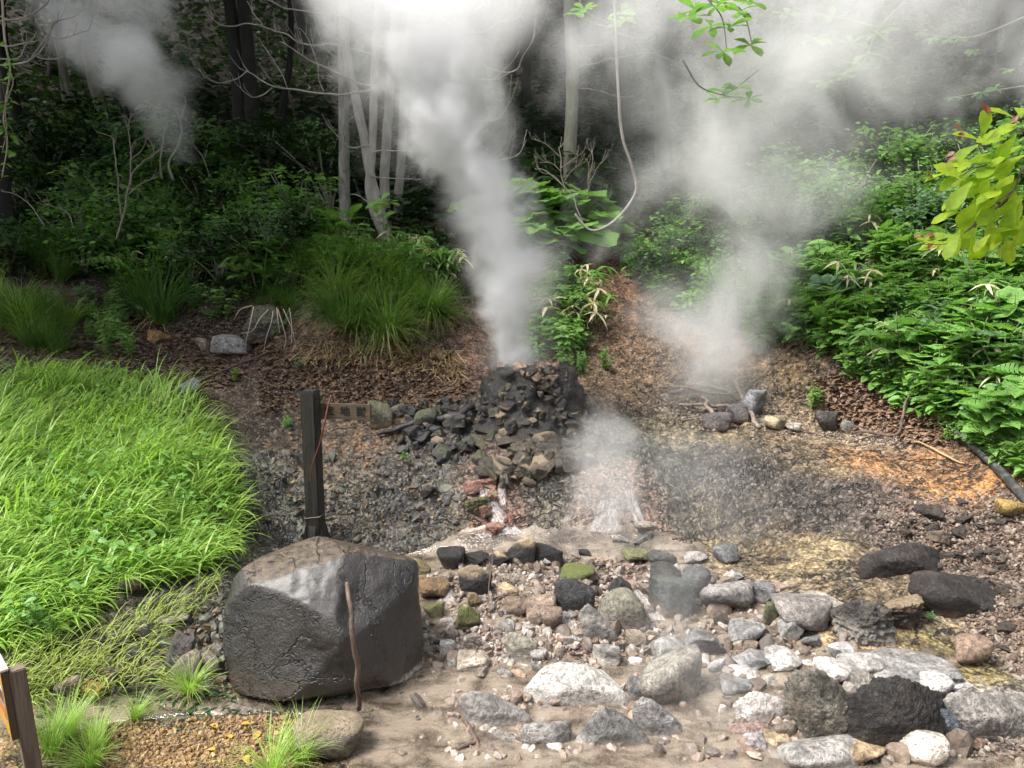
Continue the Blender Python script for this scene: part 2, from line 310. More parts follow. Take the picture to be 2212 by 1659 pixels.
# stream corridor
STREAM = hit(*np.array([(850,1200),(1000,1165),(1060,1155),(1200,1148),(1400,1155),(1500,1190),(1560,1300),(1650,1310),(1760,1370),(1830,1400),(1990,1395),(2080,1430),(1930,1440),(1830,1450),(1720,1470),(1680,1560),(1850,1655),(2212,1640),(2212,1700),(800,1700),(745,1610),(690,1545),(820,1510),(930,1460),(930,1400),(880,1300)]).T, A=ZS)[:, :2]
STREAM2 = hit(*np.array([(0,1512),(200,1508),(420,1518),(640,1512),(900,1470),(950,1500),(800,1545),(560,1538),(400,1540),(250,1556),(0,1560)]).T, A=ZS)[:, :2]
def sdist(x, y, P):
    d = np.full(np.shape(x), 9.0)
    for i in range(len(P)):
        a, b = P[i - 1], P[i]; ab = b - a; t = np.clip(((x - a[0]) * ab[0] + (y - a[1]) * ab[1]) / (ab @ ab + 1e-12), 0, 1)
        d = np.minimum(d, np.hypot(x - a[0] - t * ab[0], y - a[1] - t * ab[1]))
    return np.where(inside(x, y, P), d, -d)
near = (GY > 2.2) & (GY < 7) & (np.abs(GX) < 5)
SD = np.full(GX.shape, -1.0); SD[near] = np.maximum(sdist(GX[near], GY[near], STREAM), sdist(GX[near], GY[near], STREAM2))
bed = sstep(-.02, .12, SD); cobble = fbm(P2 * 9, 3, 77); bars = fbm(P2 * np.array([1.6, 2.6, 1]), 3, 55)
mid = sstep(4.05, 4.35, GY) * (1 - sstep(5.55, 5.75, GY)) * sstep(-.6, -.35, GX)
ZG = ZG * (1 - bed) + bed * (ZS + 0.012 * cobble + 0.03 * bars - 0.030 + 0.024 * mid - .05 * sstep(5.68, 5.78, GY) * (GX > 0))
me = MB(); ny, nx = GX.shape; idx = np.arange(ny * nx).reshape(ny, nx)
Q = np.stack([idx[:-1, :-1], idx[:-1, 1:], idx[1:, 1:], idx[1:, :-1]], -1).reshape(-1, 4)
me.add(np.stack([GX, GY, ZG], -1).reshape(-1, 3), [Q], np.concatenate([VAL[..., :4]], -1).reshape(-1, 4))

m = NT('ground'); A = m.n('ShaderNodeAttribute', attribute_name='tint'); pos = m.n('ShaderNodeNewGeometry').outputs['Position']
n1 = m.noise(pos, 2.5, 5, .6); n2 = m.noise(pos, 9, 6, .68, .1); n3 = m.noise(pos, 34, 5, .7, .0)
vo = m.n('ShaderNodeTexVoronoi', i_Scale=38.0, i_Vector=m.vmath('ADD', pos, m.vmath('SCALE', m.n('ShaderNodeTexNoise', i_Scale=20.0, i_Vector=pos).outputs['Color'], (0, 0, 0)))); vo.feature = 'F1'
vo2 = m.n('ShaderNodeTexVoronoi', i_Scale=46.0, i_Vector=pos)
k = m.math('MULTIPLY', m.rng(n2, .3, .7, .3, 1.45), m.rng(n3, .3, .7, .35, 1.5)); k = m.math('MULTIPLY', k, m.rng(n1, .3, .7, .75, 1.25))
c = m.mix(1.0, A.outputs['Color'], m.n('ShaderNodeCombineColor', i_0=k, i_1=k, i_2=k), 'MULTIPLY')
grain = m.n('ShaderNodeSeparateColor', i_0=vo2.outputs['Color']); gk = m.rng(grain.outputs[2], 0, 1, .55, 1.45, False); c = m.mix(1.0, c, m.n('ShaderNodeCombineColor', i_0=gk, i_1=gk, i_2=gk), 'MULTIPLY')
c = m.mix(m.math('MULTIPLY', m.rng(grain.outputs[0], .7, .95), .35), c, m.mix(.6, A.outputs['Color'], (.62, .55, .48)))
c = m.mix(m.math('MULTIPLY', m.rng(grain.outputs[1], .72, .9), .5), c, (.03, .026, .022))
h = m.math('ADD', m.math('MULTIPLY', n2, .8), m.math('ADD', m.math('MULTIPLY', n3, .35), m.math('MULTIPLY', vo2.outputs['Distance'], -.25)))
cn = m.noise(m.vmath('MULTIPLY', pos, (1, 1.6, 1)), 4.5, 4, .6, .3); crack = m.rng(m.math('ABSOLUTE', m.math('SUBTRACT', cn, .5)), .006, .03); crack = m.math('ADD', crack, m.rng(n1, .5, .62)); c = m.mix(m.math('SUBTRACT', 1.0, crack, clamp=True), c, (.022, .018, .015)); h = m.math('ADD', h, m.math('MULTIPLY', m.math('MINIMUM', crack, 1.0), .25))
wetn = m.math('MULTIPLY', A.outputs['Alpha'], m.rng(n2, .2, .6, .5, 1.0))
m.principled(Base_Color=c, Roughness=m.math('SUBTRACT', .9, m.math('MULTIPLY', wetn, .68)), Specular_IOR_Level=m.math('ADD', .25, m.math('MULTIPLY', wetn, .5)), Normal=m.bump(h, 1.0, .06))
ground = me.build('ground', m.m); tag(ground, 'stream bed, sinter ledges and hillside soil of the valley', None, None, 'structure')

# ------------------------------------------------------------------ water
wX, wY = np.meshgrid(np.arange(-3.2, 3.4, .02), np.arange(2.3, 6.1, .02)); S = np.maximum(sdist(wX, wY, STREAM), sdist(wX, wY, STREAM2))
wz = bil(ZS, wX, wY); Pw = np.stack([wX, wY, 0 * wX], -1)
wz = wz + np.clip(S * .25, -.08, .0) + .006 + .012 * sstep(5.68, 5.78, wY) + .0025 * fbm(Pw * np.array([7, 12, 1]), 3, 5) - .012 * sstep(4.05, 4.35, wY) * (1 - sstep(5.55, 5.75, wY)) * sstep(-.6, -.35, wX)
keep = S > -.16; iw = np.arange(wX.size).reshape(wX.shape)
kq = keep[:-1, :-1] & keep[1:, 1:] & keep[1:, :-1] & keep[:-1, 1:]
Qw = np.stack([iw[:-1, :-1], iw[:-1, 1:], iw[1:, 1:], iw[1:, :-1]], -1)[kq]
used = np.unique(Qw); rm = np.zeros(wX.size, int); rm[used] = np.arange(len(used))
mw = MB(); mw.add(np.stack([wX, wY, wz], -1).reshape(-1, 3)[used], [rm[Qw]])
m = NT('water'); pos = m.n('ShaderNodeNewGeometry').outputs['Position']
st = m.vmath('MULTIPLY', pos, (1, 1.8, 1)); rip = m.noise(st, 15, 3, .5, .8); silt = m.noise(m.vmath('MULTIPLY', pos, (1, 1.7, 1)), 4.0, 6, .68, .4)
rip2 = m.noise(st, 38, 3, .55, 1.0); nrm = m.bump(m.math('ADD', rip, m.math('MULTIPLY', rip2, .8)), .30, .02)
dif = m.n('ShaderNodeBsdfDiffuse', i_Color=m.mix(m.rng(silt, .3, .6), (.13, .098, .07), (.40, .325, .25)))
tr = m.n('ShaderNodeBsdfTransparent', i_Color=(.90, .84, .76))
body = m.n('ShaderNodeMixShader', i_0=m.rng(silt, .3, .65, .3, .66), i_1=tr, i_2=dif)
gl = m.n('ShaderNodeBsdfGlossy', i_Roughness=.02, i_Normal=nrm)
fr = m.n('ShaderNodeFresnel', i_IOR=1.6, i_Normal=nrm)
sh = m.n('ShaderNodeMixShader', i_0=m.math('MULTIPLY_ADD', fr, 2.0, .03), i_1=body, i_2=gl); m.t.links.new(sh.outputs[0], m.out.inputs['Surface'])
water = mw.build('stream_water', m.m); tag(water, 'shallow milky tan stream water running between the stones', None, None, 'structure')
# ------------------------------------------------------------------ stone materials
def stone_mat(name, wet=.0, rough_scale=1.0, spec=.4, contrast=1.0, fine=1.0, pits=.5, moss=None, top=None, base=None):
    """colour comes from the object's own colour; alpha of that colour is wetness; property crust = pale mineral rim at the foot"""
    m = NT(name); oi = m.n('ShaderNodeObjectInfo'); tc = m.n('ShaderNodeTexCoord'); pos = m.n('ShaderNodeNewGeometry').outputs['Position']
    p = m.vmath('ADD', pos, m.vmath('SCALE', oi.outputs['Location'], (0, 0, 0)))
    n1 = m.noise(pos, 7 * rough_scale, 5, .65, .5); n2 = m.noise(pos, 38 * rough_scale * fine, 5, .7); n3 = m.noise(pos, 150 * fine, 3, .6)
    vor = m.n('ShaderNodeTexVoronoi', i_Scale=60.0 * rough_scale, i_Vector=pos)
    pit = m.math('MULTIPLY', m.rng(vor.outputs['Distance'], .28, .05), m.rng(n1, .42, .62))
    k = m.math('MULTIPLY', m.rng(n1, .25, .75, 1 - .6 * contrast, 1 + .55 * contrast), m.rng(n2, .3, .7, 1 - .5 * contrast, 1 + .45 * contrast))
    k = m.math('MULTIPLY', k, m.math('SUBTRACT', 1.0, m.math('MULTIPLY', pit, pits)))
    c = m.mix(1.0, oi.outputs['Color'], m.n('ShaderNodeCombineColor', i_0=k, i_1=k, i_2=k), 'MULTIPLY')
    tint = m.noise(pos, 4.0, 3, .6); c = m.mix(m.rng(tint, .55, .8, 0, .35), c, m.mix(.5, c, (.34, .23, .13)))
    gen = m.n('ShaderNodeSeparateXYZ', i_0=tc.outputs['Generated'])
    cr = m.n('ShaderNodeAttribute', attribute_type='OBJECT', attribute_name='crust')
    cz = m.math('ADD', gen.outputs[2], m.math('MULTIPLY', m.math('SUBTRACT', n1, .5), .7))
    mud = m.math('MULTIPLY', m.rng(m.math('ADD', gen.outputs[2], m.math('MULTIPLY', m.math('SUBTRACT', n1, .5), .9)), .42, .12), .75); c = m.mix(mud, c, m.mix(n2, (.09, .06, .042), (.27, .19, .135)))
    blo = m.noise(pos, 16 * rough_scale, 4, .7, .8); c = m.mix(m.rng(blo, .56, .66, 0, .55), c, m.mix(.75, c, (.03, .027, .024)))
    f = m.math('MULTIPLY', m.rng(cz, .62, .36), cr.outputs['Fac']); c = m.mix(f, c, m.mix(n2, (.50, .45, .40), (.80, .76, .70)))
    ms = m.n('ShaderNodeAttribute', attribute_type='OBJECT', attribute_name='moss')
    mf = m.math('MULTIPLY', m.rng(m.math('ADD', n1, m.math('MULTIPLY', gen.outputs[2], .35)), .58, .78), ms.outputs['Fac']); c = m.mix(mf, c, m.mix(n2, (.05, .07, .02), (.17, .19, .05)))
    ts = m.n('ShaderNodeAttribute', attribute_type='OBJECT', attribute_name='ochre')
    tf = m.math('MULTIPLY', m.rng(m.math('ADD', m.math('MULTIPLY', n1, .5), gen.outputs[2]), .95, 1.15), ts.outputs['Fac']); c = m.mix(tf, c, m.mix(n2, (.30, .21, .12), (.50, .40, .27)))
    wetv = m.math('MULTIPLY', oi.outputs['Alpha'], m.rng(n2, .2, .6, .55, 1.0))
    h = m.math('ADD', m.math('MULTIPLY', n1, .5), m.math('ADD', m.math('MULTIPLY', n2, .45), m.math('ADD', m.math('MULTIPLY', n3, .16), m.math('MULTIPLY', pit, -.5))))
    m.principled(Base_Color=c, Roughness=m.math('SUBTRACT', .86, m.math('MULTIPLY', wetv, .62)), Specular_IOR_Level=m.math('ADD', .3, m.math('MULTIPLY', wetv, spec)), Normal=m.bump(h, 1.0, .045))
    return m.m
STONE = stone_mat('stone'); POROUS = stone_mat('porous_stone', pits=.9, contrast=1.2, rough_scale=1.4)
def ico(sub):
    bm = bmesh.new(); bmesh.ops.create_icosphere(bm, subdivisions=sub, radius=1.0)
    v = np.array([x.co[:] for x in bm.verts]); f = np.array([[a.index for a in q.verts] for q in bm.faces]); bm.free(); return v, f
ICO = {k: ico(k) for k in (1, 2, 3, 4, 5, 6)}
def hull_planes(P):
    bm = bmesh.new()
    for p in P: bm.verts.new(p)
    bmesh.ops.convex_hull(bm, input=bm.verts); bm.normal_update(); c = P.mean(0); N, D = [], []
    for f in bm.faces:
        n = np.array(f.normal[:]); d = n @ (np.array(f.verts[0].co[:]) - c)
        if d < 0: n, d = -n, -d
        N.append(n); D.append(max(d, 1e-3))
    bm.free(); return c, np.array(N), np.array(D)
def soft_solid(N, D, p, sub):
    v, f = ICO[sub]; dots = np.maximum(v @ N.T, 1e-6) / D
    mx = dots.max(1, keepdims=True); r = 1 / (mx[:, 0] * ((dots / mx) ** p).sum(1) ** (1 / p)); return v * r[:, None], f
def rock_data(seed, n=14, p=10, rough=.05, sub=4, flat=1.0, mat=None, ridge=0.0, name='stone_shape', lo=.72):
    r = np.random.default_rng(seed); N = norm(r.normal(size=(n, 3)) * np.array([1, 1, .9])); D = r.uniform(lo, 1.12, n)
    N = np.vstack([N, np.eye(3), -np.eye(3)]); D = np.append(D, np.full(6, 1.15))
    v, f = soft_solid(N, D, p, sub); nn = norm(v)
    d = rough * (fbm(v * 2.3 + seed * 5.1, 4, seed) + .5 * fbm(v * 7 + seed, 3, seed + 3)) + ridge * (fbm(v * 2.6 + seed, 4, seed, ridged=True) - .2) + ridge * .45 * fbm(v * 8 + seed, 3, seed + 8, ridged=True)
    v = v * (1 + d)[:, None]; lo, hi = v.min(0), v.max(0); v = (v - (lo + hi) / 2) / (hi - lo)
    mb = MB(); mb.add(v, [f]); return mb.mesh(name, mat or STONE)
ROUND = [rock_data(100 + k, 8, 6.5, .05, 4, lo=.6) for k in range(9)]
ANG = [rock_data(200 + k, 7, 26, .055, 5, lo=.5) for k in range(12)]
FLAT = [rock_data(300 + k, 8, 11, .07, 5, lo=.6) for k in range(6)]
RUG = [rock_data(400 + k, 8, 14, .13, 6, mat=POROUS, ridge=.13, lo=.5) for k in range(8)]
SHAPES = dict(r=ROUND, a=ANG, f=FLAT, p=RUG)
def stone(name, label, cat, rect, kind='r', c=(.2, .18, .16), wet=.5, crust=0.0, moss=0.0, ochre=0.0, group=None, depth=.85, flat=None, variant=None, rot=None, tilt=0.0, sink=.12, Y=None):
    x0, x1, y0, y1 = rect; cx, cy_ = (x0 + x1) / 2, (y0 + y1) / 2
    g = hit(cx, y1 - .12 * (y1 - y0))[0]
    for _ in range(3):
        dist = math.sqrt(g[0] ** 2 + g[1] ** 2 + (CAM_H - g[2]) ** 2); px = dist / FOC
        W, h = (x1 - x0) * px, (y1 - y0) * px; a = math.asin((CAM_H - g[2]) / dist); D = min(W * depth, .86 * h / math.sin(a))
        H = math.sqrt(max(h * h - (D * math.sin(a)) ** 2, (.46 * h) ** 2 if flat is None else (flat * W) ** 2)) / math.cos(a) * 1.0
        s = (Y if Y else g[1] + D * .32); q = at(cx, cy_, s)
    zc = max(bil(ZG, q[0], s) + H * (.5 - sink), q[2] - .05) if Y is None else q[2]
    L = SHAPES[kind]; o = bpy.data.objects.new(name, L[(variant if variant is not None else random.randrange(len(L))) % len(L)]); col.objects.link(o)
    o.location = (q[0], s, min(zc, q[2] + .06)); o.scale = (W * 1.03, D, H * 1.03); o.rotation_euler = (0, tilt, (random.choice((0, math.pi)) if rot is None else rot))
    o.color = (*c, wet)
    for k, v in (('crust', crust), ('moss', moss), ('ochre', ochre)): o[k] = float(v)
    return tag(o, label, cat, group)
DK, DB, GR, PG, WH, TN, OC, RD = (.024,.022,.022), (.05,.042,.035), (.14,.13,.12), (.26,.245,.225), (.44,.415,.39), (.24,.185,.14), (.28,.20,.11), (.24,.15,.12)

# ------------------------------------------------------------------ the big boulder
BP = np.array([at(*p) for p in [(496,1496,3.80),(600,1508,3.72),(735,1500,3.80),(832,1482,3.88),(903,1452,4.12),(904,1245,4.24),(872,1208,4.26),(800,1170,4.3),(690,1150,4.36),(585,1188,4.28),(499,1234,4.08),(484,1275,3.96),(482,1340,3.90),(500,1430,3.82),(552,1268,3.93),(660,1228,4.0),(742,1200,4.06),(722,1370,3.70),(748,1395,3.70),(610,1400,3.78),(870,1300,4.12)]] + [(-1.7,4.6,.0),(-.65,4.75,.0),(-1.1,4.75,.45),(-.62,4.65,.45),(-1.55,4.5,.45)])
bc, bN, bD = hull_planes(BP); rb = np.random.default_rng(44); cn_ = norm(rb.normal(size=(26, 3)) * [1, 1.2, .8]); bN = np.vstack([bN, cn_]); bD = np.append(bD, ((BP - bc) @ cn_.T).max(0) * rb.uniform(.84, .95, 26)); v, f = soft_solid(bN, bD, 80, 6)
nn = norm(v); v = v * (1.03 + .03 * fbm(v * 2.2, 3, 5) + .04 * fbm(v * 3.6, 3, 15, ridged=True) + .016 * fbm(v * 11, 4, 8) + .004 * fbm(v * 40, 2, 12))[:, None]
v = v - norm(v) * (.055 * np.exp(-(((v - (at(770, 1330, 3.8) - bc)) / np.array([.10, .2, .16])) ** 2).sum(1)))[:, None] - norm(v) * (.05 * np.exp(-(((v - (at(700, 1440, 3.7) - bc)) / np.array([.22, .2, .10])) ** 2).sum(1)))[:, None]
m = NT('boulder_stone'); pos = m.n('ShaderNodeNewGeometry'); P_ = pos.outputs['Position']; nz = m.n('ShaderNodeSeparateXYZ', i_0=pos.outputs['Normal']).outputs[2]; xz = m.n('ShaderNodeSeparateXYZ', i_0=P_)
n1 = m.noise(P_, 3.2, 5, .6, .6); n2 = m.noise(P_, 22, 5, .65); n3 = m.noise(P_, 70, 4, .75); st = m.noise(m.vmath('MULTIPLY', P_, (5, 5, 1.2)), 3, 3, .6)
c = m.mix(m.rng(n1, .3, .7), (.010, .009, .0085), (.026, .022, .0205)); c = m.mix(m.rng(n2, .45, .75, 0, .6), c, (.048, .041, .037)); c = m.mix(m.rng(n3, .55, .75, 0, .5), c, (.02, .018, .017)); ck = m.noise(P_, 2.6, 5, .6, .5); ckl = m.rng(m.math('ABSOLUTE', m.math('SUBTRACT', ck, .5)), .014, .002)
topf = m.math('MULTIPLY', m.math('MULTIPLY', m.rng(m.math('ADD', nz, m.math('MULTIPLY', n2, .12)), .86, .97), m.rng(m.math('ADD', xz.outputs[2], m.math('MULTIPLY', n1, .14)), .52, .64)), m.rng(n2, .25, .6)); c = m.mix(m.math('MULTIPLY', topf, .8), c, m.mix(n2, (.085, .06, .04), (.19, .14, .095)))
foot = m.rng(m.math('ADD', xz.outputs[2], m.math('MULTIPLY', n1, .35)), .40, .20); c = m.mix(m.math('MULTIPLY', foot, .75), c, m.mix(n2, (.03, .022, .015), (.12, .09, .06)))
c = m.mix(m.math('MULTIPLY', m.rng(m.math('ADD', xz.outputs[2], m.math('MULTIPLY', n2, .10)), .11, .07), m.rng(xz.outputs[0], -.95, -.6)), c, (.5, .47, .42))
c = m.mix(m.math('MULTIPLY', ckl, .8), c, (.006, .005, .005)); h = m.math('ADD', m.math('MULTIPLY', n1, .35), m.math('ADD', m.math('MULTIPLY', n2, .5), m.math('SUBTRACT', m.math('MULTIPLY', n3, .36), m.math('MULTIPLY', ckl, .4))))
m.principled(Base_Color=c, Roughness=m.rng(n2, .3, .7, .3, .5), Specular_IOR_Level=.55, Coat_Weight=.4, Coat_Roughness=.34, Normal=m.bump(h, .9, .03))
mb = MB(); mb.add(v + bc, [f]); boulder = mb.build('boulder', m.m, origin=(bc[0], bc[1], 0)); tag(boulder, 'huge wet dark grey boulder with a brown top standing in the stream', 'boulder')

# ------------------------------------------------------------------ named stones of the stream
K = [ # rect (x0,x1,y0,y1), shape, colour, wet, extras, label
 ((945,1004,1189,1240),'r',DK,.5,{},'dark round stone at the far edge of the stream beside the boulder'),
 ((1002,1056,1198,1230),'a',DK,.8,{},'wet black angular stone between the dark round stone and a flat topped one'),
 ((1053,1106,1192,1227),'a',DK,.6,dict(ochre=1),'black stone with flat brown top next to the largest black stone of the pool rim'),
 ((1099,1156,1160,1223),'a',(.035,.033,.032),.6,dict(ochre=1),'black stone with ochre cap standing on the rim of the upper pool'),
 ((1150,1214,1172,1222),'a',DK,.5,{},'dark slab leaning against the ochre capped black stone'),
 ((1250,1276,1187,1207),'a',DK,.6,{},'small dark stone by the orange patch in the upper pool'),
 ((990,1063,1222,1290),'a',DK,.6,dict(ochre=.7),'dark angular stone with pale grey top overhanging the small cascade'),
 ((900,968,1262,1307),'f',(.22,.14,.07),.8,{},'flat ochre ledge stone beside the boulder over the small waterfall'),
 ((872,931,1218,1254),'f',(.25,.18,.09),.8,dict(moss=.4),'flat ochre stone with green edge tucked behind the boulder'),
 ((1209,1281,1226,1266),'r',(.10,.10,.07),.5,dict(moss=1),'round stone with mossy green cap above the big dark block'),
 ((1199,1285,1250,1328),'a',(.05,.05,.052),.5,{},'big dark grey block under the mossy capped stone'),
 ((1313,1365,1253,1305),'a',(.03,.03,.032),.7,{},'black angular stone standing above the pale grey boulder'),
 ((1250,1331,1305,1388),'a',PG,.4,dict(),'pale grey three cornered stone below the dark block'),
 ((1297,1386,1285,1370),'r',(.26,.235,.21),.4,dict(moss=.3),'broad grey stone beside the three cornered pale stone'),
 ((1400,1460,1198,1238),'r',(.085,.083,.08),.5,{},'dark round stone in the steam, upper of two stacked'),
 ((1404,1468,1225,1265),'a',(.045,.043,.04),.5,{},'dark round stone in the steam, lower of two stacked'),
 ((1408,1490,1264,1342),'a',(.06,.068,.064),.4,{},'big grey green stone half hidden by steam beside the running water'),
 ((986,1036,1319,1370),'a',(.17,.16,.07),.6,dict(moss=1),'small jagged stone covered in yellow green moss'),
 ((1007,1038,1287,1320),'a',OC,.7,{},'small ochre stone beside the small waterfall'),
 ((916,958,1308,1347),'a',(.15,.12,.07),.7,dict(moss=.7),'brown green stone close beside the boulder'),
 ((1089,1144,1300,1341),'r',(.22,.16,.115),.8,{},'wet brown stone in the middle of the rapids'),
 ((1138,1201,1298,1353),'r',(.27,.20,.155),.7,{},'wet pinkish brown boulder next to the rapids'),
 ((1073,1118,1270,1292),'f',(.42,.32,.19),.5,{},'flat pale ochre stone at the top of the rapids'),
 ((1166,1213,1322,1369),'r',(.22,.165,.125),.8,{},'brown stone below the pinkish brown boulder'),
 ((1084,1160,1365,1430),'a',(.36,.34,.27),.3,dict(crust=.5),'pale greenish grey stone with pointed top among the pebbles'),
 ((952,983,1395,1433),'a',WH,.3,{},'white upright stone near the right foot of the boulder'),
 ((1353,1393,1372,1397),'a',TN,.4,{},'tan wedge shaped stone by the steamy shallow'),
 ((1220,1246,1327,1347),'r',PG,.3,{},'small pale round stone over the miniature fall'),
 ((1073,1110,1345,1366),'r',PG,.3,{},'pale oval stone in the gap below the wet brown stone'),
 ((1146,1181,1408,1434),'r',WH,.3,{},'white round stone right of the pointed greenish stone'),
 ((1284,1336,1408,1446),'a',PG,.4,dict(crust=.7),'pale grey lump above the great white slab'),
 ((1359,1386,1430,1449),'r',(.7,.68,.65),.2,{},'bright white small stone right of the great slab'),
 ((1138,1352,1432,1532),'f',(.52,.49,.455),.2,dict(crust=1),'great flat white stone lying in the front pool'),
 ((996,1143,1496,1577),'f',(.30,.28,.265),.3,dict(crust=1),'long grey stone ringed with white crust in the front pool'),
 ((1124,1231,1557,1622),'f',(.24,.225,.215),.3,dict(crust=1),'grey stone with a hollow top and white crust'),
 ((1049,1123,1593,1634),'a',(.20,.18,.16),.4,dict(crust=.9),'small dark topped stone with white rim beside the forked stick'),
 ((1248,1398,1532,1628),'r',(.15,.145,.14),.3,dict(crust=.9),'dark grey domed stone with white waterline in the front pool'),
 ((1370,1472,1507,1605),'a',(.22,.215,.21),.3,dict(crust=.6),'grey pointed boulder right of the domed stone'),
 ((1384,1510,1432,1550),'r',(.27,.25,.215),.3,{},'big round tan grey boulder in the shallow'),
 ((1356,1408,1478,1526),'r',(.22,.215,.21),.3,dict(crust=.6),'grey stone leaning on the big round boulder'),
 ((650,778,1568,1652),'r',(.16,.135,.105),.5,dict(ochre=.4),'brown grey stone half buried in the sand below the boulder'),
 ((990,1056,1422,1465),'f',(.42,.36,.29),.5,{},'cream coloured stone in the running shallow'),
 ((965,989,1432,1458),'r',PG,.4,{},'small grey white stone touching the cream coloured stone'),
 ((1075,1107,1451,1475),'r',(.2,.19,.18),.5,{},'small grey stone left of the great white slab'),
 ((1105,1136,1452,1474),'r',(.38,.26,.19),.4,{},'salmon coloured stone at the edge of the great white slab'),
 ((1147,1174,1438,1464),'r',PG,.4,{},'cream oval stone above the great white slab'),
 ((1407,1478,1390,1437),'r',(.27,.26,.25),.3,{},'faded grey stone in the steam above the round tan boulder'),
 ((1677,1786,1307,1381),'r',(.21,.19,.175),.4,{},'big smooth egg shaped grey stone beside the muddy pool'),
 ((1707,1811,1297,1336),'f',(.33,.295,.245),.4,{},'long flat stone lying behind the egg shaped stone'),
 ((1650,1679,1312,1364),'r',(.13,.135,.10),.5,dict(moss=.5),'greenish stone against the egg shaped stone'),
 ((1680,1732,1352,1395),'a',(.23,.22,.21),.4,dict(crust=.4),'small grey stone in front of the egg shaped stone'),
 ((1733,1768,1380,1404),'r',(.16,.16,.16),.4,{},'small blue grey stone at the edge of the muddy pool'),
 ((1811,1912,1316,1402),'p',(.085,.075,.065),.4,dict(crust=.3),'dark cone shaped stump of sinter with a twig on it'),
 ((1888,1980,1303,1366),'p',(.055,.045,.036),.5,dict(ochre=.6),'black hollow rock overhanging the muddy pool'),
 ((1965,2172,1234,1336),'a',(.034,.03,.028),.3,{},'long dark whale backed rock on the ochre bank'),
 ((1861,2010,1171,1238),'a',(.04,.035,.032),.3,{},'flat dark rock lying above the whale backed rock'),
 ((2070,2126,1396,1448),'r',(.27,.19,.14),.4,{},'rounded brown stone at the end of the muddy pool'),
 ((1889,2039,1433,1492),'f',(.26,.25,.24),.3,dict(crust=.5),'long grey white stone damming the muddy pool'),
 ((1813,1893,1430,1476),'r',(.38,.36,.34),.3,{},'pale rounded stone beside the long dam stone'),
 ((1768,1840,1448,1500),'f',(.56,.52,.49),.2,{},'white tilted slab behind the tall jagged rock'),
 ((1702,1858,1446,1628),'p',(.15,.14,.115),.35,dict(),'tall jagged grey rock with a dark peak'),
 ((1838,2030,1466,1632),'p',(.030,.027,.025),.4,{},'black porous lava like rock beside the tall jagged rock'),
 ((1994,2080,1530,1602),'a',(.11,.125,.15),1,{},'wet slate blue slab with water running over it'),
 ((2035,2225,1490,1600),'p',(.26,.24,.22),.3,{},'broad pale grey crusted rock at the water edge'),
 ((1584,1694,1494,1576),'a',(.58,.54,.51),.2,{},'white angular boulder left of the tall jagged rock'),
 ((1696,1833,1609,1690),'r',(.36,.34,.32),.3,dict(crust=.5),'pale grey stone in front of the tall jagged rock'),
 ((1820,1906,1606,1656),'r',(.40,.30,.19),.4,{},'tan lumpy stone at the foot of the black porous rock'),
 ((1952,2030,1610,1668),'r',(.60,.53,.46),.3,{},'cream white stone in the lower corner by the black porous rock'),
 ((1576,1662,1561,1601),'f',(.25,.175,.155),.5,dict(crust=.4),'long reddish stone in front of the white angular boulder'),
 ((1671,1715,1575,1611),'r',(.33,.28,.22),.4,{},'small tan stone wedged beside the tall jagged rock'),
 ((1630,1693,1588,1625),'a',(.40,.31,.20),.4,{},'flat ochre stone beside the reddish stone'),
 ((1600,1647,1598,1641),'a',(.33,.30,.30),.3,dict(crust=.6),'knobbly grey white stone left of the flat ochre stone'),
 ((1732,1770,1435,1452),'r',WH,.2,{},'small white flat stone behind the tall jagged rock'),
 ((1793,1838,1407,1441),'a',(.46,.45,.44),.3,{},'white and grey stone standing in the muddy pool'),
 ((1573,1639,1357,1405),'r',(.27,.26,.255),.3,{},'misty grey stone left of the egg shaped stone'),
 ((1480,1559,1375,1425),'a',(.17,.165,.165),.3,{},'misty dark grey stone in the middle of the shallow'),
 ((1655,1723,1423,1468),'a',(.42,.40,.38),.3,dict(crust=.5),'grey white wedge stone above the white angular boulder'),
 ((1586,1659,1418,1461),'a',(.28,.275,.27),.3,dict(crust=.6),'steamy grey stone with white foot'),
 ((1575,1633,1452,1485),'r',(.60,.57,.54),.2,{},'white lens shaped stone above the white angular boulder'),
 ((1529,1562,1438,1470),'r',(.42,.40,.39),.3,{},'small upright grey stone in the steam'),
 ((1485,1531,1428,1452),'f',(.52,.48,.45),.3,{},'small white flat stone beside the upright grey one'),
 ((1557,1621,1476,1520),'r',(.22,.215,.21),.3,{},'grey stone behind the white angular boulder'),
 ((1644,1688,1468,1496),'a',(.45,.41,.36),.3,{},'small white block behind the white angular boulder'),
 ((1988,2043,1478,1518),'r',(.50,.48,.455),.3,{},'cream boulder right of the black porous rock'),
 ((2036,2086,1475,1501),'f',(.46,.44,.41),.3,{},'flat cream stone beside the mossy puddle'),
 ((1966,1997,1488,1514),'r',(.33,.31,.30),.3,{},'small grey stone above the slate blue slab'),
 ((1826,1878,1470,1505),'r',(.25,.23,.20),.3,{},'rounded brown grey stone above the black porous rock'),
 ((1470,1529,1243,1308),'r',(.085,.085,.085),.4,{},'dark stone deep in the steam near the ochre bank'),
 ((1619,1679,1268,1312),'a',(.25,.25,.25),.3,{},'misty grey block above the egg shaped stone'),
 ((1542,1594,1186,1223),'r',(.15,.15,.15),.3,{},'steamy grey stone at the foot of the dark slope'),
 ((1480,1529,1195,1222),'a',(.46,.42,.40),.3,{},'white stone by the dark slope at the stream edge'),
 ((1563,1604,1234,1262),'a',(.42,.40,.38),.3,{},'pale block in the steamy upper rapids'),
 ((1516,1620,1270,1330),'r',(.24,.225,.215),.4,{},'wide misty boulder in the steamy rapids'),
 ((1365,1436,1157,1193),'a',(.17,.165,.15),.4,{},'grey wedge stone at the right end of the upper pool'),
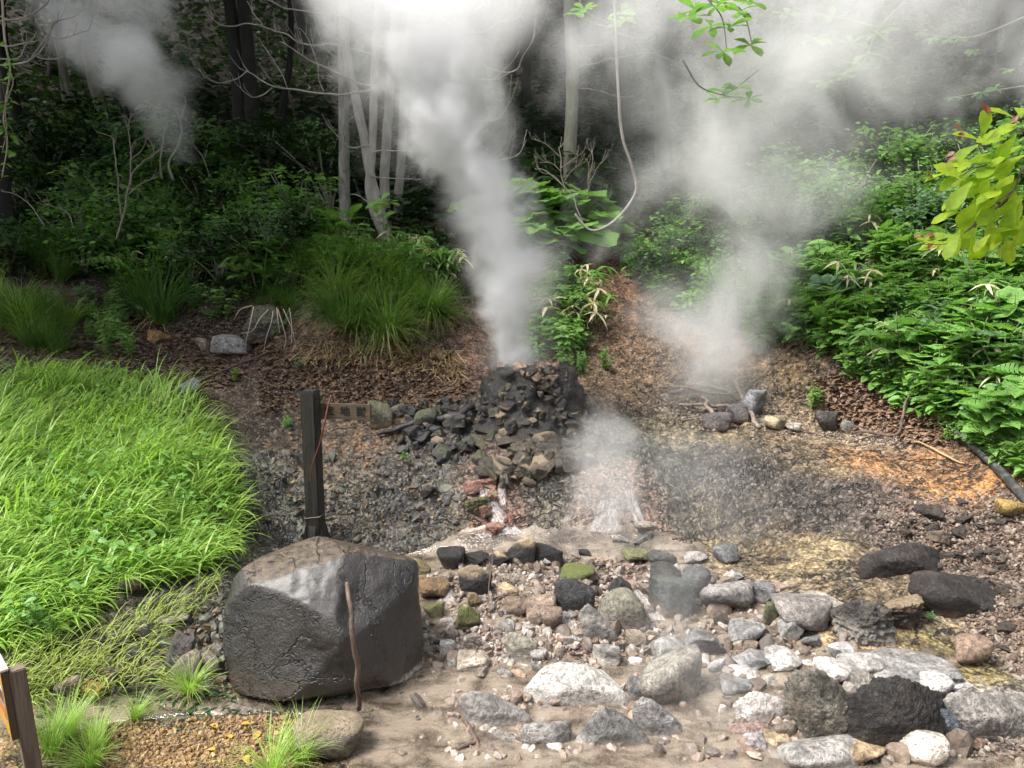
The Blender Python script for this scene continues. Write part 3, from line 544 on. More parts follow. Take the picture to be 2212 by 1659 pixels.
 ((1370,1420,1140,1164),'r',(.36,.31,.25),.4,{},'pale tan stone under the right fall'),
 ((1169,1202,1206,1228),'a',(.52,.5,.48),.3,{},'white grey angular stone in front of the dark slab'),
 ((1345,1402,1192,1222),'f',(.32,.31,.2),.4,dict(moss=.6),'flat yellow green stone in the steamy upper rapids'),
 ((1320,1356,1168,1190),'a',(.42,.39,.36),.4,{},'pale stone at the far side of the upper pool'),
 ((460,542,735,776),'f',(.27,.26,.26),.3,{},'pale grey flat rock beside the rock with hanging roots'),
 ((424,455,735,762),'r',(.25,.2,.15),.2,{},'small brown stone on the dark bank left of the pale flat rock'),
 ((2158,2205,1095,1125),'r',(.40,.27,.09),.4,{},'ochre stone under the black pipe'),
 ((1764,1806,895,938),'r',(.075,.065,.06),.3,{},'dark round stone at the foot of the right slope'),
 ((1818,1842,915,936),'r',(.2,.19,.18),.3,{},'small grey stone next to the dark round stone by the slope'),
 ((1605,1652,852,908),'a',(.25,.25,.26),.3,{},'grey upright slab leaning on the driftwood'),
 ((1572,1616,885,925),'r',(.13,.12,.115),.3,{},'dark stone under the driftwood'),
 ((1518,1580,898,935),'r',(.12,.105,.10),.3,{},'dark boulder in the steam before the driftwood'),
 ((1650,1700,905,935),'f',(.42,.34,.22),.3,{},'flat pale ochre stone near the driftwood'),
 ((1695,1730,915,935),'r',(.45,.40,.33),.3,{},'cream stone near the driftwood'),
 ((1485,1520,830,850),'r',(.36,.32,.29),.3,{},'pale misty stone behind the driftwood'),
 ((532,620,672,755),'p',(.10,.095,.09),.3,dict(moss=.3),'dark grey rock with pale roots hanging over it'),
 ((385,430,828,862),'r',(.17,.17,.18),.4,{},'grey stone at the edge of the bright grass'),
 ((322,362,720,744),'a',(.3,.17,.07),.3,{},'rusty small stone under the dry grass roots'),
 ((178,225,1492,1520),'p',(.50,.34,.10),.4,{},'bright yellow lump of sinter by the green puddle'),
 ((353,415,1400,1470),'a',(.07,.06,.055),.7,{},'dark stone in the rubble left of the boulder'),
 ((375,430,1435,1490),'r',(.20,.165,.13),.6,{},'brown dome stone at the left foot of the boulder'),
 ((435,480,1425,1470),'r',(.13,.105,.085),.7,{},'dark brown stone touching the left foot of the boulder'),
 ((230,262,1455,1490),'a',(.16,.12,.10),.6,{},'reddish brown stone in the left rubble'),
 ((130,170,1480,1518),'r',(.20,.15,.125),.5,{},'pinkish stone on the edge of the green puddle'),
 ((352,400,1340,1365),'r',(.24,.21,.18),.6,{},'pale stone left of the boulder among wet algae'),
 ((262,300,1260,1290),'r',(.22,.17,.15),.4,{},'reddish stone peeping out of the thin grass'),
 ((640,668,990,1020),'a',(.02,.02,.022),.8,{},'small black stone beside the wooden post'),
 ((800,850,875,935),'a',(.15,.145,.11),.5,dict(moss=.4),'brown angular stone beside the name board'),
 ((895,945,895,940),'r',(.06,.06,.055),.7,dict(moss=.3),'dark rounded stone above the charred log'),
 ((1005,1055,1085,1125),'p',(.14,.12,.07),.7,dict(moss=.6),'mossy brown stone left of the narrow fall'),
]
OUT = { # outlines of the most conspicuous stones, in the two lower photo crops (3 units to one photo unit)
 'tall jagged grey rock': (3,[(740,1030),(775,1085),(830,1060),(900,1045),(960,1110),(1040,1210),(1100,1330),(1145,1420),(1135,1500),(1060,1545),(980,1520),(880,1450),(760,1360),(680,1260),(690,1140),(735,1080)],.13,6),
 'black porous': (3,[(1100,1220),(1180,1180),(1215,1130),(1290,1085),(1400,1085),(1460,1110),(1480,1160),(1560,1230),(1580,1330),(1640,1420),(1660,1500),(1640,1565),(1500,1550),(1300,1520),(1180,1480),(1140,1380),(1095,1290)],.16,6),
 'long dark whale': (3,[(1480,470),(1510,400),(1590,390),(1700,430),(1800,470),(1900,540),(2000,600),(2080,670),(1950,670),(1800,650),(1660,590),(1540,560),(1490,530)],.07,5),
 'flat dark rock lying': (3,[(1160,330),(1180,290),(1390,270),(1400,220),(1480,205),(1560,230),(1600,340),(1640,390),(1500,395),(1300,385),(1180,360)],.09,5),
 'great flat white': (2,[(1205,1150),(1290,1080),(1340,1010),(1450,985),(1560,1000),(1680,1080),(1720,1120),(1820,1170),(1840,1220),(1760,1265),(1600,1270),(1400,1250),(1260,1200)],.05,5),
 'long grey stone ringed': (2,[(780,1230),(800,1190),(870,1170),(960,1185),(1060,1240),(1170,1290),(1215,1330),(1200,1390),(1120,1410),(1000,1385),(880,1340),(790,1280)],.05,5),
 'grey stone with a hollow': (2,[(1165,1430),(1210,1380),(1300,1385),(1410,1360),(1470,1365),(1480,1440),(1430,1500),(1290,1545),(1200,1500)],.08,5),
 'dark grey domed': (2,[(1535,1480),(1570,1420),(1640,1330),(1700,1280),(1760,1290),(1850,1360),(1930,1420),(1980,1490),(1950,1550),(1800,1560),(1640,1520)],.05,5),
 'grey pointed boulder': (2,[(1900,1270),(1960,1205),(2010,1220),(2080,1290),(2160,1350),(2200,1440),(2150,1490),(2050,1460),(1930,1400),(1900,1330)],.06,5),
 'pale grey three cornered': (2,[(1540,660),(1600,600),(1650,640),(1700,720),(1780,800),(1720,840),(1600,820),(1560,740)],.06,5),
 'pale greenish grey': (2,[(1045,830),(1090,780),(1120,785),(1180,850),(1265,850),(1240,920),(1180,970),(1080,900)],.06,5),
 'big dark grey block': (2,[(1385,520),(1400,440),(1480,437),(1600,480),(1640,520),(1620,600),(1540,660),(1440,620),(1395,580)],.06,5),
 'black stone with ochre cap': (2,[(1085,250),(1130,200),(1210,165),(1255,190),(1245,340),(1150,345),(1090,300)],.08,5),
 'dark slab leaning': (2,[(1260,200),(1330,215),(1430,260),(1430,310),(1330,345),(1245,330)],.06,5),
 'dark angular stone with pale': (2,[(765,380),(830,350),(900,360),(975,410),(960,480),(900,545),(800,510),(770,450)],.07,5),
 'broad pale grey crusted': (3,[(1690,1220),(1750,1185),(1850,1175),(1960,1200),(2100,1250),(2230,1310),(2240,1390),(2100,1370),(2020,1440),(1900,1460),(1860,1380),(1740,1300)],.09,6),
 'white angular boulder left': (3,[(335,1250),(380,1210),(470,1170),(560,1190),(640,1220),(655,1300),(620,1380),(520,1400),(400,1350)],.06,5),
 'wet slate blue': (3,[(1565,1300),(1600,1275),(1700,1285),(1760,1370),(1810,1480),(1700,1470),(1600,1420)],.05,5)}
def outline_rock(name, label, cat, crop, pts, ridge, sub_, c, wet, crust=0.0, moss=0.0, ochre=0.0):
    p = np.array(pts, float) / 3 + ([737, 1106] if crop == 2 else [1474, 1106]); y0, y1 = p[:, 1].min(), p[:, 1].max(); xc = p[:, 0].mean(); h = y1 - y0; g = hit(xc, y1 - .03 * h)[0]
    dist = math.sqrt(g[0] ** 2 + g[1] ** 2 + (CAM_H - g[2]) ** 2); W = (p[:, 0].max() - p[:, 0].min()) * dist / FOC; a = math.asin((CAM_H - g[2]) / dist); Dp = min(.8 * W, .95 * h * dist / FOC / math.sin(a)); Yb = g[1] - .02
    f = (y1 - p[:, 1]) / h; P = [at(q[0], q[1], Yb + .17 * Dp * k) for q, k in zip(p, f)]
    for fx, fy, b in ((-.16, .38, .2), (.14, .42, .22), (-.05, .68, .16), (.06, .2, .14)): P.append(at(xc + fx * (p[:, 0].max() - p[:, 0].min()), y1 - fy * h, Yb + .17 * Dp * fy - b * Dp * .6))
    for q, k in zip(p, f):
        if k < .3: P.append(at(q[0], q[1], Yb) - [0, 0, .08])
    for t in (.2, .5, .8): P.append(np.array([(p[:, 0].min() * (1 - t) + p[:, 0].max() * t - IMG_W / 2) * dist / FOC, Yb + .85 * Dp, g[2] - .03]))
    ctr, N, Dd = hull_planes(np.array(P)); v, fc = soft_solid(N, Dd, 46, sub_); L = np.abs(v).mean(); u = v / L; sd = len(label)
    v = v * 1.1 * (1 + ridge * (.55 * fbm(u * 1.5 + sd, 4, sd, ridged=True) + .5 * fbm(u * 4 + sd, 4, sd + 2) + .28 * fbm(u * 11 + sd, 3, sd + 5)) - ridge * .15)[:, None]
    mb = MB(); mb.add(v + ctr, [fc]); o = mb.build(name, POROUS if ridge > .1 else STONE, origin=ctr); o.color = (*c, wet); o['crust'] = float(crust); o['moss'] = float(moss); o['ochre'] = float(ochre); return tag(o, label, cat)
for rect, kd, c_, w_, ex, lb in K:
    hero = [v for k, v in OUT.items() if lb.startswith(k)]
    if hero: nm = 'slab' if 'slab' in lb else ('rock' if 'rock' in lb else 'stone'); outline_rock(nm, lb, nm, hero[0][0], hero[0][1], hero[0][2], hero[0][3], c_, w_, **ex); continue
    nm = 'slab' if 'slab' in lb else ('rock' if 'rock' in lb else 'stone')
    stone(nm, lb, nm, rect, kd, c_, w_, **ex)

# ------------------------------------------------------------------ loose cobbles and pebbles
PAL = np.array([(.50,.45,.40),(.40,.33,.26),(.42,.37,.33),(.33,.25,.19),(.60,.56,.52),(.28,.23,.19),(.40,.27,.19),(.22,.20,.19),(.15,.13,.12)]) * .72
CPOLY = [(900,1230),(1000,1205),(1400,1180),(1500,1200),(1600,1300),(1680,1360),(1760,1400),(1880,1420),(2000,1510),(1960,1640),(1500,1640),(1380,1620),(1000,1640),(960,1600),(1000,1480),(930,1460),(930,1340)]
cb = scatter_px(CPOLY, 345, 5); H3 = hit(cb[:, 0], cb[:, 1]); r_ = np.random.default_rng(9); CN = {}
for q, pxy in zip(H3, cb):
    if pxy[1] > 1475 and pxy[0] < 1560 and r_.random() < .72: continue
    s = r_.lognormal(-2.95, .36); s = float(np.clip(s, .028, .13)); k = int(r_.choice(len(PAL), p=[.17,.15,.15,.13,.12,.1,.06,.06,.06])); L = (ROUND + ANG)[r_.integers(0, 21)]
    o = bpy.data.objects.new('cobble', L); col.objects.link(o); asp = r_.uniform(.6, 1, 2)
    o.location = (q[0], q[1], q[2] + s * asp[1] * .2); o.scale = (s, s * asp[0], s * asp[1] * .8); o.rotation_euler = (r_.uniform(-.3, .3), r_.uniform(-.3, .3), r_.uniform(0, 6.28))
    o.color = (*(PAL[k] * r_.uniform(.8, 1.15)), r_.uniform(.2, .8)); o['crust'] = float(r_.choice([0, 0, .5])); o['moss'] = 0.0; o['ochre'] = 0.0
    nm = ['cream', 'tan', 'pale grey', 'brown', 'white', 'dark tan', 'salmon', 'grey', 'dark brown'][k]; zone = 'in the rapids above the pointed greenish stone' if pxy[1] < 1370 else ('in the shallow around the great white stone' if pxy[0] < 1420 else 'around the steamy shallow and the white angular boulder')
    tag(o, f'small {nm} cobble {zone}', 'cobble', f'{nm} cobbles {zone}')
r_ = np.random.default_rng(31); cb = scatter_px([(1880,1100),(2212,1075),(2212,1420),(2100,1390),(2060,1250),(1900,1180)], 70, 17)
for p, q in zip(cb, hit(cb[:, 0], cb[:, 1])):
    L = (ANG + RUG)[r_.integers(0, 20)]; o = bpy.data.objects.new('clod', L); col.objects.link(o); s = float(np.clip(r_.lognormal(-2.6, .4), .04, .17)); o.location = Vector(q + [0, 0, s * .1])
    o.scale = (s * 1.3, s, s * .6); o.rotation_euler = (r_.uniform(-.3, .3), r_.uniform(-.3, .3), r_.uniform(0, 6.28)); dk = r_.random() < .6; o.color = (*((.05,.04,.034) if dk else (.17,.135,.105)), .3); o['crust'] = 0.0; o['moss'] = 0.0; o['ochre'] = 0.0
    tag(o, ('dark crusty clod' if dk else 'pale brown stone') + ' lying on the reddish gravel bank', 'clod' if dk else 'stone', ('dark clods' if dk else 'pale brown stones') + ' on the gravel bank')
def pebble_field(name, label, polys, size, seed, pal, sub=2, zoff=.25):
    r = np.random.default_rng(seed); mb = MB(); tv, tf = ICO[sub]
    for poly, n in polys:
        p = scatter_px(poly, n, seed); g = hit(p[:, 0], p[:, 1]); N = len(g); s = np.clip(r.lognormal(math.log(size), .45, N), size * .4, size * 3)
        S3 = s[:, None] * r.uniform(.55, 1.0, (N, 3)) * np.array([1, 1, .75]) * .5
        for v in range(6):
            mk = np.arange(N) % 6 == v; rv = np.random.default_rng(v + 60); t = soft_solid(np.vstack([norm(rv.normal(size=(7, 3))), np.eye(3), -np.eye(3)]), np.append(rv.uniform(.5, 1.1, 7), np.full(6, 1.1)), 16, sub)[0]; n_ = int(mk.sum())
            g2 = g[mk].copy(); g2[:, 2] += s[mk] * zoff * .5; inst(mb, t, [tf], g2, randrot(n_) if sub < 2 else np.einsum('nij,njk->nik', np.broadcast_to(np.eye(3), (n_, 3, 3)), randrot(n_)), S3[mk])
    m = NT(name + '_mat'); ge = m.n('ShaderNodeNewGeometry'); ri = ge.outputs['Random Per Island']; nz = m.noise(ge.outputs['Position'], 60, 4, .65)
    c = m.ramp(ri, [(i / (len(pal) - 1), p) for i, p in enumerate(pal)]); c = m.mix(1.0, c, m.ramp(nz, [(.25, .55), (.75, 1.35)]), 'MULTIPLY')
    m.principled(Base_Color=c, Roughness=.55, Specular_IOR_Level=.5, Normal=m.bump(nz, .5, .01))
    return tag(mb.build(name, m.m, smooth=False), label, None, None, 'stuff')
pal1 = [(.08,.065,.055),(.32,.26,.22),(.19,.135,.10),(.48,.44,.40),(.24,.16,.115),(.13,.11,.10),(.36,.28,.21)]
pebble_field('pebble_bed', 'small pale pebbles covering the stream bed', [(CPOLY, 3600), ([(930,1230),(1180,1190),(1260,1300),(1250,1400),(1200,1470),(960,1480),(915,1400)], 2600), ([(860,1500),(1560,1480),(1700,1560),(1800,1655),(900,1655)], 2400), ([(1560,1400),(2000,1440),(2050,1640),(1600,1650)], 800)], .026, 3, pal1)
pebble_field('small_rubble', 'wet mixed stones packed between the larger stones of the rapids', [([(900,1220),(1000,1195),(1400,1180),(1520,1220),(1640,1330),(1780,1410),(1600,1470),(1420,1440),(1200,1470),(960,1470),(915,1380)], 620), ([(1480,1430),(1900,1440),(2060,1520),(2080,1655),(1560,1655),(1500,1560)], 260)], .058, 23, [(.035,.03,.028),(.22,.18,.15),(.11,.08,.06),(.34,.31,.28),(.16,.115,.085),(.06,.052,.047),(.27,.21,.16)])
pebble_field('shallow_pebbles', 'pale and brown pebbles standing out of the front shallow', [([(900,1500),(1140,1520),(1500,1440),(1640,1480),(1700,1560),(1690,1655),(860,1655)], 800), ([(980,1600),(1560,1600),(1560,1659),(980,1659)], 260)], .034, 29, pal1, 2, 1.0)
pal2 = [(.05,.034,.027),(.14,.095,.073),(.23,.18,.14),(.09,.062,.05),(.33,.28,.23),(.17,.11,.075)]
pebble_field('gravel', 'reddish gravel over the right bank', [([(1900,1090),(2212,1060),(2212,1480),(2100,1400),(2050,1250),(1880,1160)], 3300), ([(1420,860),(1720,880),(1900,930),(2050,960),(1850,960),(1500,930)], 1500), ([(1300,740),(1420,740),(1480,860),(1330,900)], 700), ([(2000,1560),(2212,1560),(2212,1659),(1850,1659)], 500)], .019, 4, pal2)
pal3 = [(.16,.085,.035),(.32,.20,.08),(.22,.13,.055),(.42,.29,.13),(.18,.115,.06)]
pebble_field('ochre_gravel', 'yellow brown gravel on the sandy near bank', [([(180,1570),(640,1545),(700,1659),(150,1659)], 2600)], .014, 6, pal3)
pal4 = [(.05,.045,.042),(.10,.09,.08),(.07,.06,.05),(.15,.13,.10),(.09,.10,.08)]
pebble_field('dark_rubble', 'small wet dark rubble on the left slope', [([(560,900),(1000,900),(1020,1000),(1000,1150),(620,1170),(545,1150)], 330), ([(330,1290),(490,1240),(490,1490),(330,1490)], 330), ([(130,1420),(330,1310),(340,1490),(150,1500)], 160)], .06, 8, pal4, 2, -.35)

# ------------------------------------------------------------------ geyser mound of piled stones
GM = np.array([.19, 7.5, .46])
def mound_r(t, ph): return (1.0 - .62 * t ** .62) * (1 + .1 * math.sin(3 * ph + 1) + .06 * math.sin(7 * ph))
mb = MB(); nt, npz = 26, 60; V = []
for a in np.linspace(0, 1, nt):
    for ph in np.linspace(0, 2 * math.pi, npz, endpoint=False): V.append([GM[0] + mound_r(a, ph) * math.cos(ph), GM[1] + mound_r(a, ph) * math.sin(ph) * .8, GM[2] + .93 * a])
V = np.array(V); V = V + .10 * np.stack([fbm(V * 5, 4, 3), fbm(V * 5, 4, 4), fbm(V * 5, 4, 6)], -1); V = np.vstack([V, [GM + [0, 0, .95]]])
i = np.arange(nt - 1)[:, None] * npz; j = np.arange(npz)[None]; j2 = (j + 1) % npz
mb.add(V, [np.stack([i + j, i + j2, i + npz + j2, i + npz + j], -1).reshape(-1, 4), np.stack([(nt - 1) * npz + np.arange(npz), (nt - 1) * npz + (np.arange(npz) + 1) % npz, np.full(npz, nt * npz)], -1)])
gm = mb.build('geyser_mound', STONE, origin=GM); gm.color = (.026, .024, .023, .8); gm['crust'] = 0.0; gm['moss'] = 0.0; gm['ochre'] = 0.0
tag(gm, 'steep dark mound the steam jet bursts from', 'mound')
r_ = np.random.default_rng(21)
def mound_stone(p, s, c_, wet, lab, grp, kind):
    L = (ANG + RUG)[r_.integers(0, 20)]; o = bpy.data.objects.new('mound_stone', L); col.objects.link(o); o.location = Vector(p)
    o.scale = s * r_.uniform(.7, 1.2, 3) * np.array([1.1, .9, .8]); o.rotation_euler = (r_.uniform(-.5, .5), r_.uniform(-.5, .5), r_.uniform(0, 6.28)); o.color = (*c_, wet)
    o['crust'] = 0.0; o['moss'] = float(r_.choice([0, 0, 0, .3])); o['ochre'] = float(r_.choice([0, 0, 0, .5])); tag(o, lab, 'stone', grp)
for k in range(230):
    t = r_.uniform(0, 1) ** .9; ph = -math.pi / 2 + r_.uniform(-1.75, 1.75); R_ = mound_r(t, ph) - .03
    p = (GM[0] + R_ * math.cos(ph), GM[1] + R_ * .8 * math.sin(ph), GM[2] + .93 * t)
    br = r_.random(); c_ = (.034, .032, .031) if br < .6 else ((.07, .062, .05) if br < .85 else (.14, .115, .075))
    if t > .9 and r_.random() < .5: c_ = (.33, .22, .17)
    mound_stone(p, r_.uniform(.07, .165) * (1.1 - .3 * t), c_, r_.uniform(.5, 1), ('wet black stone', 'dark grey brown stone', 'ochre stained stone')[0 if br < .6 else (1 if br < .85 else 2)] + ' piled on the side of the geyser mound', ('black', 'grey brown', 'ochre stained')[0 if br < .6 else (1 if br < .85 else 2)] + ' stones piled on the geyser mound', 'a')
for k in range(26):
    ph = r_.uniform(0, 6.28); q = r_.uniform(0, .36) ; mound_stone((GM[0] + q * math.cos(ph), GM[1] + .8 * q * math.sin(ph), GM[2] + .95 + r_.uniform(-.02, .03)), r_.uniform(.06, .11), (.40, .27, .21), .3, 'small pinkish crusted stone on the rim of the steam vent', 'pinkish stones round the vent', 'a')
pp = scatter_px([(1010,960),(1280,960),(1290,1010),(1180,1040),(1110,1060),(1030,1050)], 60, 13)
for p, q in zip(pp, hit(pp[:, 0], pp[:, 1])): mound_stone(q + [0, 0, .03], r_.uniform(.10, .2), (.10, .08, .058) if r_.random() < .5 else (.06, .052, .042), .8, 'brown stone heaped at the foot of the geyser mound', 'brown stones at the foot of the mound', 'a')
pp = scatter_px([(820,880),(1015,870),(1015,990),(960,1010),(860,960)], 46, 14)
for p, q in zip(pp, hit(pp[:, 0], pp[:, 1])): mound_stone(q + [0, 0, .03], r_.uniform(.09, .19), (.045, .044, .046), .9, 'wet black stone on the slope between the charred log and the mound', 'wet black stones by the charred log', 'a')
pp = scatter_px([(1015,1040),(1050,1030),(1130,1150),(1060,1155)], 16, 15)
for p, q in zip(pp, hit(pp[:, 0], pp[:, 1])): mound_stone(q + [0, 0, .03], r_.uniform(.06, .15), (.30, .15, .11), .9, 'red brown stained stone in the narrow fall', 'red brown stones in the narrow fall', 'a')
# ------------------------------------------------------------------ leaf templates and materials
def leaf_t(w=.55, rows=(0, .25, .5, .75, 1), prof=(.06, .8, 1, .62, 0), droop=.25, fold=.12, lobes=0):
    V, F4, F3 = [], [], []
    for t, p in zip(rows, prof):
        z = -droop * t * t
        if p == 0: V.append((0, t, z))
        else: V += [(-.5 * w * p, t - (.06 if lobes else 0) * p, z + fold * p * w), (0, t, z), (.5 * w * p, t - (.06 if lobes else 0) * p, z + fold * p * w)]
    n = len(rows)
    for k in range(n - 1):
        a = 3 * k
        if prof[k + 1] == 0: F3 += [(a, a + 1, a + 3), (a + 1, a + 2, a + 3)]
        else: F4 += [(a, a + 1, a + 4, a + 3), (a + 1, a + 2, a + 5, a + 4)]
    return np.array(V, float), [np.array(F4).reshape(-1, 4), np.array(F3).reshape(-1, 3)]
OVATE = leaf_t(.62, (0, .14, .38, .62, .84, 1), (.1, .75, 1, .82, .42, 0), .22, .14)
LANCE = leaf_t(.24, (0, .3, .65, 1), (.3, 1, .75, 0), .3, .1)
OBOV = leaf_t(.46, (0, .3, .6, .85, 1), (.1, .5, .95, .8, 0), .28, .1)
def serrate(w=.8, n=7):
    V = [(0, 0, 0)]; L, Rr = [], []
    for k in range(n):
        t = (k + .5) / n; ww = .5 * w * math.sin(math.pi * min(1, .12 + t * .9)) ** .7 * (1 - .35 * t); z = -.25 * t * t
        for s, A in ((-1, L), (1, Rr)):
            A.append((s * ww * 1.0, t - .02, z + .1 * ww)); A.append((s * ww * .78, t + .5 / n, z + .06 * ww))
    L.append((0, 1, -.28)); V += L + Rr[:-1] + [Rr[-1]]; nl = len(L)
    mid = [(0, (k + .5) / n, -.25 * ((k + .5) / n) ** 2 - .02) for k in range(n)]; m0 = len(V); V += mid; F = []
    li = list(range(1, 1 + nl)); ri = list(range(1 + nl, m0)) + [nl]
    for A, fl in ((li, False), (ri, True)):
        for k in range(len(A) - 1):
            mi = m0 + min(n - 1, k // 2); f = (A[k], A[k + 1], mi); F.append(f[::-1] if fl else f)
        for k in range(n - 1): 
            f = (A[2 * k + 1] if 2 * k + 1 < len(A) else A[-1], m0 + k + 1, m0 + k); F.append(f[::-1] if fl else f)
        f = (0, A[0], m0); F.append(f[::-1] if fl else f)
    return np.array(V, float), [np.array(F)]
SERR = serrate()
def round_t():
    V = [(0, .12, -.05)]; n = 16
    for k in range(n):
        a = -math.pi / 2 + (k + .5) / n * 2 * math.pi; rr = .5 * (1 - .42 * math.exp(-((min(k + .5, n - k - .5)) / 1.1) ** 2)) * (1 + .06 * (-1) ** k); V.append((rr * math.cos(a), .45 + rr * math.sin(a), .06 * math.sin(3 * a) - .05 * (k % 2)))
    return np.array(V), [np.array([(0, 1 + k, 1 + (k + 1) % n) for k in range(n)])]
ROUNDLEAF = round_t()
def leaf_mat(name, ca, cb, cc=None, trans=.35, gloss=.45, tr_gain=1.5):
    m = NT(name); g = m.n('ShaderNodeNewGeometry'); ri = g.outputs['Random Per Island']; oi = m.n('ShaderNodeObjectInfo').outputs['Random']
    nz = m.noise(g.outputs['Position'], 30, 3, .6); f = m.math('FRACT', m.math('ADD', m.math('MULTIPLY', ri, .6), m.math('MULTIPLY', oi, .4)))
    st = [(0, ca), (.6, cb)] + ([(.93, cb), (1.0, cc)] if cc else [(1, tuple(.5 * (a + b) for a, b in zip(ca, cb)))])
    c = m.ramp(f, st); c = m.mix(1.0, c, m.ramp(nz, [(.25, .7), (.75, 1.25)]), 'MULTIPLY')
    p = m.n('ShaderNodeBsdfPrincipled', i_Base_Color=c, i_Roughness=gloss, i_Specular_IOR_Level=.4)
    t = m.n('ShaderNodeBsdfTranslucent', i_Color=m.mix(1.0, c, (tr_gain, tr_gain * 1.08, tr_gain * .6), 'MULTIPLY'))
    s = m.n('ShaderNodeMixShader', i_0=trans, i_1=p, i_2=t); m.t.links.new(s.outputs[0], m.out.inputs['Surface']); return m.m
L_MID = leaf_mat('leaf_green', (.08,.185,.045), (.19,.36,.09), (.32,.38,.10))
L_BR = leaf_mat('leaf_fresh', (.11,.25,.05), (.19,.36,.085), (.28,.36,.09))
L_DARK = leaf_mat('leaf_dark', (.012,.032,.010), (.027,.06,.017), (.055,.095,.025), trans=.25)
L_GREY = leaf_mat('leaf_bluegreen', (.075,.16,.075), (.14,.25,.12), None)
L_PALE = leaf_mat('leaf_dead', (.42,.35,.22), (.62,.55,.38), (.30,.22,.12), trans=.25)
L_GRASS = leaf_mat('grass_blade', (.17,.34,.045), (.36,.52,.13), (.56,.58,.24), trans=.4, gloss=.38, tr_gain=1.35)
L_GRASSD = leaf_mat('grass_dark', (.05,.12,.025), (.10,.19,.04), (.22,.20,.07), trans=.35)
L_TUSS = leaf_mat('grass_tussock_blade', (.09,.17,.03), (.18,.28,.06), (.34,.30,.12), trans=.35)
L_DRY = leaf_mat('grass_dry', (.20,.14,.07), (.36,.27,.14), (.10,.07,.04), trans=.1)
L_YEL = leaf_mat('leaf_backlit', (.12,.24,.02), (.32,.44,.03), (.05,.11,.02), trans=.62, gloss=.6, tr_gain=1.7)
L_RUST = leaf_mat('leaf_rust', (.09,.028,.012), (.17,.055,.02), None, trans=.3)
def bark_mat(name, ca, cb, sc=9.0, rough=.85):
    m = NT(name); p = m.n('ShaderNodeNewGeometry').outputs['Position']; s = m.vmath('MULTIPLY', p, (1, 1, .35))
    n1 = m.noise(s, sc, 5, .65, .8); n2 = m.noise(s, sc * 6, 4, .7); c = m.mix(m.rng(n1, .3, .7), ca, cb); c = m.mix(m.rng(n2, .55, .75, 0, .5), c, tuple(x * .4 for x in ca))
    m.principled(Base_Color=c, Roughness=rough, Normal=m.bump(m.math('ADD', n1, m.math('MULTIPLY', n2, .5)), .6, .02)); return m.m
B_PALE = bark_mat('pale_bark', (.22,.20,.18), (.36,.34,.31), 7); B_DARK = bark_mat('dark_bark', (.008,.0075,.006), (.02,.018,.015)); B_GREY = bark_mat('grey_bark', (.14,.14,.11), (.25,.25,.20), 6)
B_TWIG = bark_mat('dead_twig', (.22,.18,.155), (.34,.29,.25)); B_STICK = bark_mat('weathered_stick', (.06,.042,.034), (.17,.12,.09), 14); STEM = bark_mat('stem', (.10,.14,.05), (.17,.16,.07)); B_CHAR = bark_mat('charred_wood', (.018,.017,.017), (.07,.066,.066), 14, .5)
B_ROOT = bark_mat('pale_root', (.42,.34,.26), (.60,.50,.40))
def updir(n, r, tilt=.5): return norm(np.stack([r.normal(0, tilt, n), r.normal(0, tilt, n), np.ones(n)], -1))
def make_thing(name, label, cat, group, parts):
    """parts: (name, MB, material) built round the origin"""
    o = empty(name, (0, 0, -50), label, cat, group); KIDS[o.name] = []
    for nm, mb, mt in parts:
        if mb.n: KIDS[o.name].append(mb.build(nm, mt, o))
    return o
# each maker returns the parts of one plant about 1 unit tall at the origin
def p_broad(seed, n=34, tpl=None, mat=None, size=.34, spread=.4, stems=5, hgt=1.0):
    r = np.random.default_rng(seed); S, Lf = MB(), MB(); pos, d, up, sz = [], [], [], []
    for s in range(stems):
        a = r.uniform(0, 6.28); rr = spread * r.uniform(.2, 1); tip = np.array([rr * math.cos(a), rr * math.sin(a), hgt * r.uniform(.65, 1.0)]); b = np.array([.1 * math.cos(a), .1 * math.sin(a), 0])
        pts = spline([b, (b + tip) / 2 + [.1 * rr * math.cos(a), .1 * rr * math.sin(a), .08], tip], 7); tube(S, pts, [.012, .005], 4); az = r.uniform(0, 6.28)
        m_ = n // stems
        for k in range(m_):
            t = .3 + .7 * (k // 2 + 1) / (m_ // 2 + 1); q = pts[int(t * 6)]; az += math.pi if k % 2 else 2.0; el = r.uniform(-.1, .5)
            d.append([math.cos(az) * math.cos(el), math.sin(az) * math.cos(el), math.sin(el)]); pos.append(q); sz.append(size * r.uniform(.6, 1.15) * (1.1 - .35 * t))
    d = np.array(d); N = len(d); inst(Lf, *(tpl or OVATE), np.array(pos), frames(d, updir(N, r, .3)), np.array(sz)); return [('stem', S, STEM), ('foliage', Lf, mat or L_MID)]
